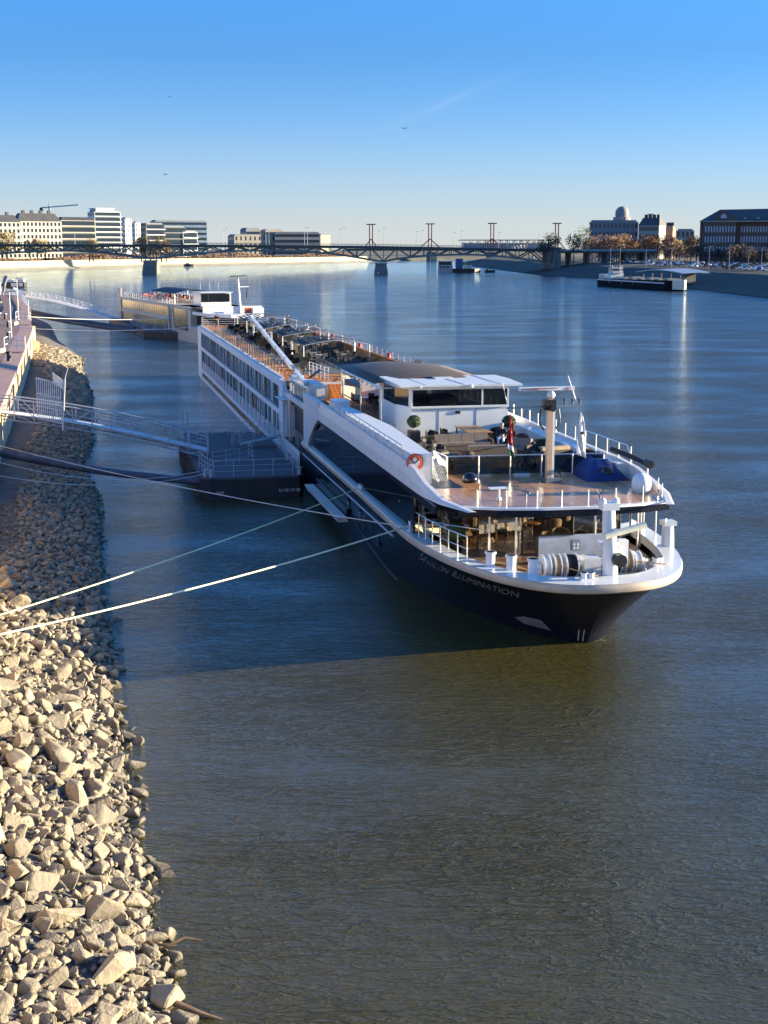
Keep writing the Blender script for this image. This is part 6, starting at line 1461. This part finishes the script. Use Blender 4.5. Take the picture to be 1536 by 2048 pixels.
tree('leaf_dark', 1088, 910, 478, 9, 'dark bushy tree by the right end of the truss bridge', 'dark trees at the bridge end', 1.2); tree('leaf_dark', 1148, 890, 466, 9, 'dark bushy tree by the right end of the truss bridge', 'dark trees at the bridge end', .8)
tree('leaf_green', 1168, 1040, 452, 9, 'tall yellow green tree standing left of the university building', None or 'tall green tree', .75)
r = random.Random(21)
for u in range(1185, 1396, 11):
    lf = r.choice(('leaf_orange','leaf_brown','leaf_orange','leaf_gold' if u > 1330 else 'leaf_brown')); tree(lf, u+r.uniform(-4,4), r.uniform(1010,1080), r.uniform(464,482), 8, {'leaf_orange':'orange autumn tree in the row before the university buildings','leaf_brown':'brown autumn tree in the row before the university buildings','leaf_gold':'golden autumn tree in the row before the university buildings'}[lf], 'autumn trees before the university', 1.15)
for u in range(1190, 1400, 14): tree('leaf_bare', u+r.uniform(-4,4), r.uniform(960,1010), r.uniform(488,500), 7.5, 'bare dark tree above the riverside car park', 'bare trees above the car park', 1.3)
for u in range(1392, 1560, 13): tree('leaf_bare', u+r.uniform(-3,3), r.uniform(850,890), r.uniform(482,496), 7.5, 'bare dark tree in front of the brick block', 'bare trees before the brick block', 1.15)
for u in (-8,4,14): tree('leaf_gold', u, 1180, 458+r.uniform(0,8), 7, 'golden tree at the far left behind the bridge', 'golden trees at the far left', 1.0)
for u in (60,75,90,178,186,282,290,300,312,322,332): tree(r.choice(('leaf_gold','leaf_orange')), u, 1200, r.uniform(468,482) if u > 270 or u > 170 else 476, 7, 'autumn tree showing above the bridge before the apartment blocks', 'autumn trees before the apartment blocks', 1.0)
hd = MB(); rr = random.Random(4)
for i in range(7000):
    k = rr.random()*(len(lsh)-1); i0_ = int(k); p = lsh[i0_].lerp(lsh[min(i0_+1,len(lsh)-1)], k-i0_); p = inl(p, 32+rr.uniform(-5,8)); v = Vector((p.x, p.y, 6.5+rr.uniform(0,5.5)*(.6+.4*math.sin(p.x*.07)))); s = .8
    a = Vector((rr.gauss(0,1), rr.gauss(0,1), rr.gauss(0,1))).normalized()*s; b_ = a.orthogonal().normalized()*s; hd.add([v-a, v+b_, v+a, v-b_], [(0,1,2,3)])
tag(hd.build('hedge', 'leaf_brown'), 'brown autumn shrubbery along the top of the far embankment', 'shrubs', kind='stuff')
# ---- cars on the right bank
def car_src(m):
    t = thing('parked_car', 'x', 'car'); b = MB(); b.prismx([(-2.1,.35),(-2.15,.8),(-1.3,.95),(-.75,1.42),(.9,1.42),(1.6,.98),(2.1,.9),(2.15,.35)], -.85, .85); b.build('body', m, t)
    b = MB(); b.prismx([(-1.25,.97),(-.74,1.36),(.86,1.36),(1.5,.99)], -.87, .87); b.build('windows', 'f_win', t)
    for y in (-1.3,1.35):
        for x in (-.8,.8): w_ = MB(); w_.cyl((x-.1,y,.32),(x+.1,y,.32), .32, n=10); w_.build('wheel', 'black_metal', t)
    return t
CS = {}
for nm, c in (('white',(.65,.66,.68)),('silver',(.36,.38,.40)),('dark',(.03,.035,.05)),('blue',(.05,.12,.25)),('red',(.20,.02,.02))): CS[nm] = [car_src(mat('car_'+nm, c, .25, .1, coat=.6)), False]
def car(nm, p, rot):
    src, u_ = CS[nm]; lab = nm+' car in the rows parked along the right bank'; grp = nm+' cars parked on the right bank'
    if not u_: src.location = p; src.rotation_euler = (0,0,rot); src['label'] = lab; src['group'] = grp; CS[nm][1] = True
    else: dup(src, p, rot, lab, grp)
rr = random.Random(17)
def on_bank(u, off):
    # point on the right bank plateau seen at column u
    best = None
    for i in range(1, len(rsh)-2):
        for f in (0,.1,.2,.3,.4,.5,.6,.7,.8,.9):
            p = inr(rsh[i].lerp(rsh[i+1], f), off); uu = 768+2800*p.x/(p.y*math.cos(PITCH)+9*math.sin(PITCH))
            if best is None or abs(uu-u) < best[0]: best = (abs(uu-u), p)
    return best[1]
for off, z in ((44,6.9),(56,7.2),(70,7.2),(86,7.4)):
    u = 1290+rr.uniform(0,8) if off < 60 else 1180
    while u < 1560:
        p = on_bank(u, off+rr.uniform(-1,1)); car(rr.choice(('white','silver','white','dark','silver','blue','dark','red' if rr.random() < .3 else 'white')), (p.x, p.y, z), rr.choice((1.2,-.37,1.25))+rr.uniform(-.1,.1)); u += rr.uniform(5,11)
for u in (1143,1150,1020,1060): p = on_bank(u, 60); car('white', (p.x,p.y,7.3), 1.2)
for i, u in enumerate((1221,1243,1288,1338,1414,1454,1521,1528)):
    p = on_bank(u, 38); small_lamp((p.x,p.y,6), 10+rr.uniform(-1,2), 'street lamp along the right bank road', 'street lamps on the right bank')
# ---- boats on the right
def wl(u, v): return at(u, v, 16.5*2800/(v-496.0))
a, b = wl(1207, 569), wl(1366, 580); d = (b-a); L = d.length; ang = math.atan2(d.y, d.x)
t = thing('cargo_barge', 'long black hulled barge with white bulwark and cream bow moored at the right bank', 'barge', (a.x,a.y,0), ang); mat('barge_cream', (.62,.52,.38), .6, var=.15)
m_ = MB(); m_.prism([(0,-3),(4,-4),(L-8,-4),(L,0),(L-8,4),(4,4),(0,3)], -.5, 2.6); m_.v = [(x+(1.2 if z > 1 and x > L-9 else 0), y, z+(1.4 if z > 1 and (x > L-9) else 0)+(.6 if z > 1 and x < 5 else 0)) for x, y, z in m_.v]; m_.build('hull', mat('barge_black', (.008,.008,.010), .85, spec=.1), t)
MB().box(3,L-9,-4.05,-3.8,2.6,3.1).build('bulwark', 'f_winlit', t); MB().prism([(L-2.8,-3.3),(L+1.3,-.1),(L-.2,1.2),(L-2.8,2.6)], .6, 4.3).build('bow_cheek', 'barge_cream', t)
w_ = MB().box(2,9,-3,3,3.2,5.2).build('deckhouse', 'f_winlit', t); MB().box(11,16,-3,3,3.0,5.6).build('deckhouse', 'f_white', t); wh_ = MB().box(12,17,-2.4,2.4,5.6,8.2).build('wheelhouse', 'f_winlit', t); MB().box(11.9,17.1,-2.5,2.5,6.9,7.7).build('wheelhouse_window', 'f_win', wh_)
for x in (3,5,7): MB().box(x,x+1.1,-3.08,-3,3.8,4.7).build('window', 'f_win', t)
for x in (10, 19, 21): MB().cyl((x,0,4),(x,0,9), .15, n=5).build('mast', 'f_white', t)
for x in range(26, int(L)-12, 9): MB().box(x,x+5,-2.5,2.5,2.6,4.3+.3*(x%2)).build('hatch', 'f_stone', t)
for x in (18,32,44): MB().cyl((x,-4.3,2.0),(x,-4.0,2.0), .6, n=8).build('tyre_fender', 'black_metal', t)
a = wl(1345, 572); cp_ = thing('landing_stage', 'landing stage behind the barge with a pale blue curved roof', 'landing stage', (a.x+2, a.y+16, 0), ang)
MB().box(-14,26,-5,5,-.5,1.6).build('float', 'black_metal', cp_); m_ = MB()
for i in range(13):
    x = -24+52*i/12; z = 6.0+1.2*math.sin(PI*i/12); m_.v += [(x,-6,z),(x,6,z+.5),(x,-6,z-.35),(x,6,z+.15)]
for i in range(12): q_ = i*4; m_.f += [(q_,q_+4,q_+5,q_+1),(q_+2,q_+3,q_+7,q_+6),(q_,q_+2,q_+6,q_+4)]
m_.build('roof', mat('roof_bluegrey', (.30,.34,.42), .5), cp_)
for x in (-20,-10,0,10,20): MB().cyl((x,-4,1.5),(x,-4,6.2), .2, n=5).build('roof_post', 'f_grey', cp_)
MB().prismx([(-3,1.6),(3,1.6),(3,5.6),(-1,4.4)], 14, 20).build('screen_wall', 'f_stone', cp_)
a = wl(876, 543); t = thing('houseboat', 'white two level boat with dark blue top moored under the truss bridge', 'boat', (a.x, a.y, 0), 0); MB().box(0,10,-3,3,-.4,5).build('hull', 'f_winlit', t); MB().box(.3,9.5,-2.6,2.6,5,7.2).build('upper_deck', 'f_dark', t)
for x in (1,3.4,5.8): MB().box(x,x+1.7,-3.1,-3,2.8,4.2).build('window', 'f_win', t)
MB().box(-.3,10,-3,3,7.2,7.5).build('roof', 'f_blue', t)
a = wl(908, 543.5); t = thing('tug_boat', 'dark tug with blue and white deckhouse moored right of the white boat under the bridge', 'boat', (a.x, a.y, 0), 0); MB().prism([(-1,-3),(14,-3.4),(18,0),(14,3.4),(-1,3)], -.5, 2.6).build('hull', 'black_metal', t)
MB().box(1,6,-2,2,2.6,9.4).build('deckhouse', mat('tug_blue', (.06,.14,.30), .5), t); MB().box(7,12,-2,2,2.6,5).build('deckhouse', 'f_white', t); MB().box(8,11.5,-1.8,1.8,5,6.4).build('wheelhouse', 'f_win', t)
t = thing('work_raft', 'small dark work raft moored right of the tug', 'raft', (a.x+21, a.y+1, 0)); MB().box(0,7,-3,3,-.4,1.6).build('float', 'black_metal', t); MB().box(1,2.2,-1,1,1.6,2.6).build('box', 'f_stone', t)
a = wl(376, 530); t = thing('rowing_boat', 'small dark boat at the far sunlit shore right of the left pier', 'boat', (at(376,527,1330).x, 1330, 0)); MB().prism([(-4,-1),(3,-1.2),(5,0),(3,1.2),(-4,1)], -.3, 1.6).build('hull', 'black_metal', t); MB().box(-2,1,-.8,.8,1.6,2.6).build('cabin', 'f_dark', t)
# buoys and birds
p = wl(757, 549); t = thing('channel_buoy', 'tiny red and white buoy at the foot of the middle pier', 'buoy', (p.x, p.y-4, 0)); MB().cyl((0,0,-.2),(0,0,.8), .7, .5, 10).build('float', 'red_paint', t); MB().cyl((0,0,.8),(0,0,1.8), .2, .3, 8).build('top_mark', 'white_paint', t)
for i, (u, v, y) in enumerate(((809,257,260),(340,194,420),(331,349,300))):
    p = at(u, v, y); t = thing('bird', ('dark bird flying high in the sky, upper middle','tiny dark bird high in the upper left sky','dark bird with spread wings low in the left sky')[i], 'bird', tuple(p), .4*i); MB().ball((0,0,0), .12, 8, sx=.8, sy=2.2).build('body', 'black_metal', t, smooth=True)
    for s in (-1, 1): m_ = MB(); m_.add([(0,-.1,0),(0,.15,0),(s*.35,.12,.16),(s*.6,.05,.08),(s*.35,-.08,.16)], [(0,1,2,3,4)]); m_.build('wing', 'black_metal', t)
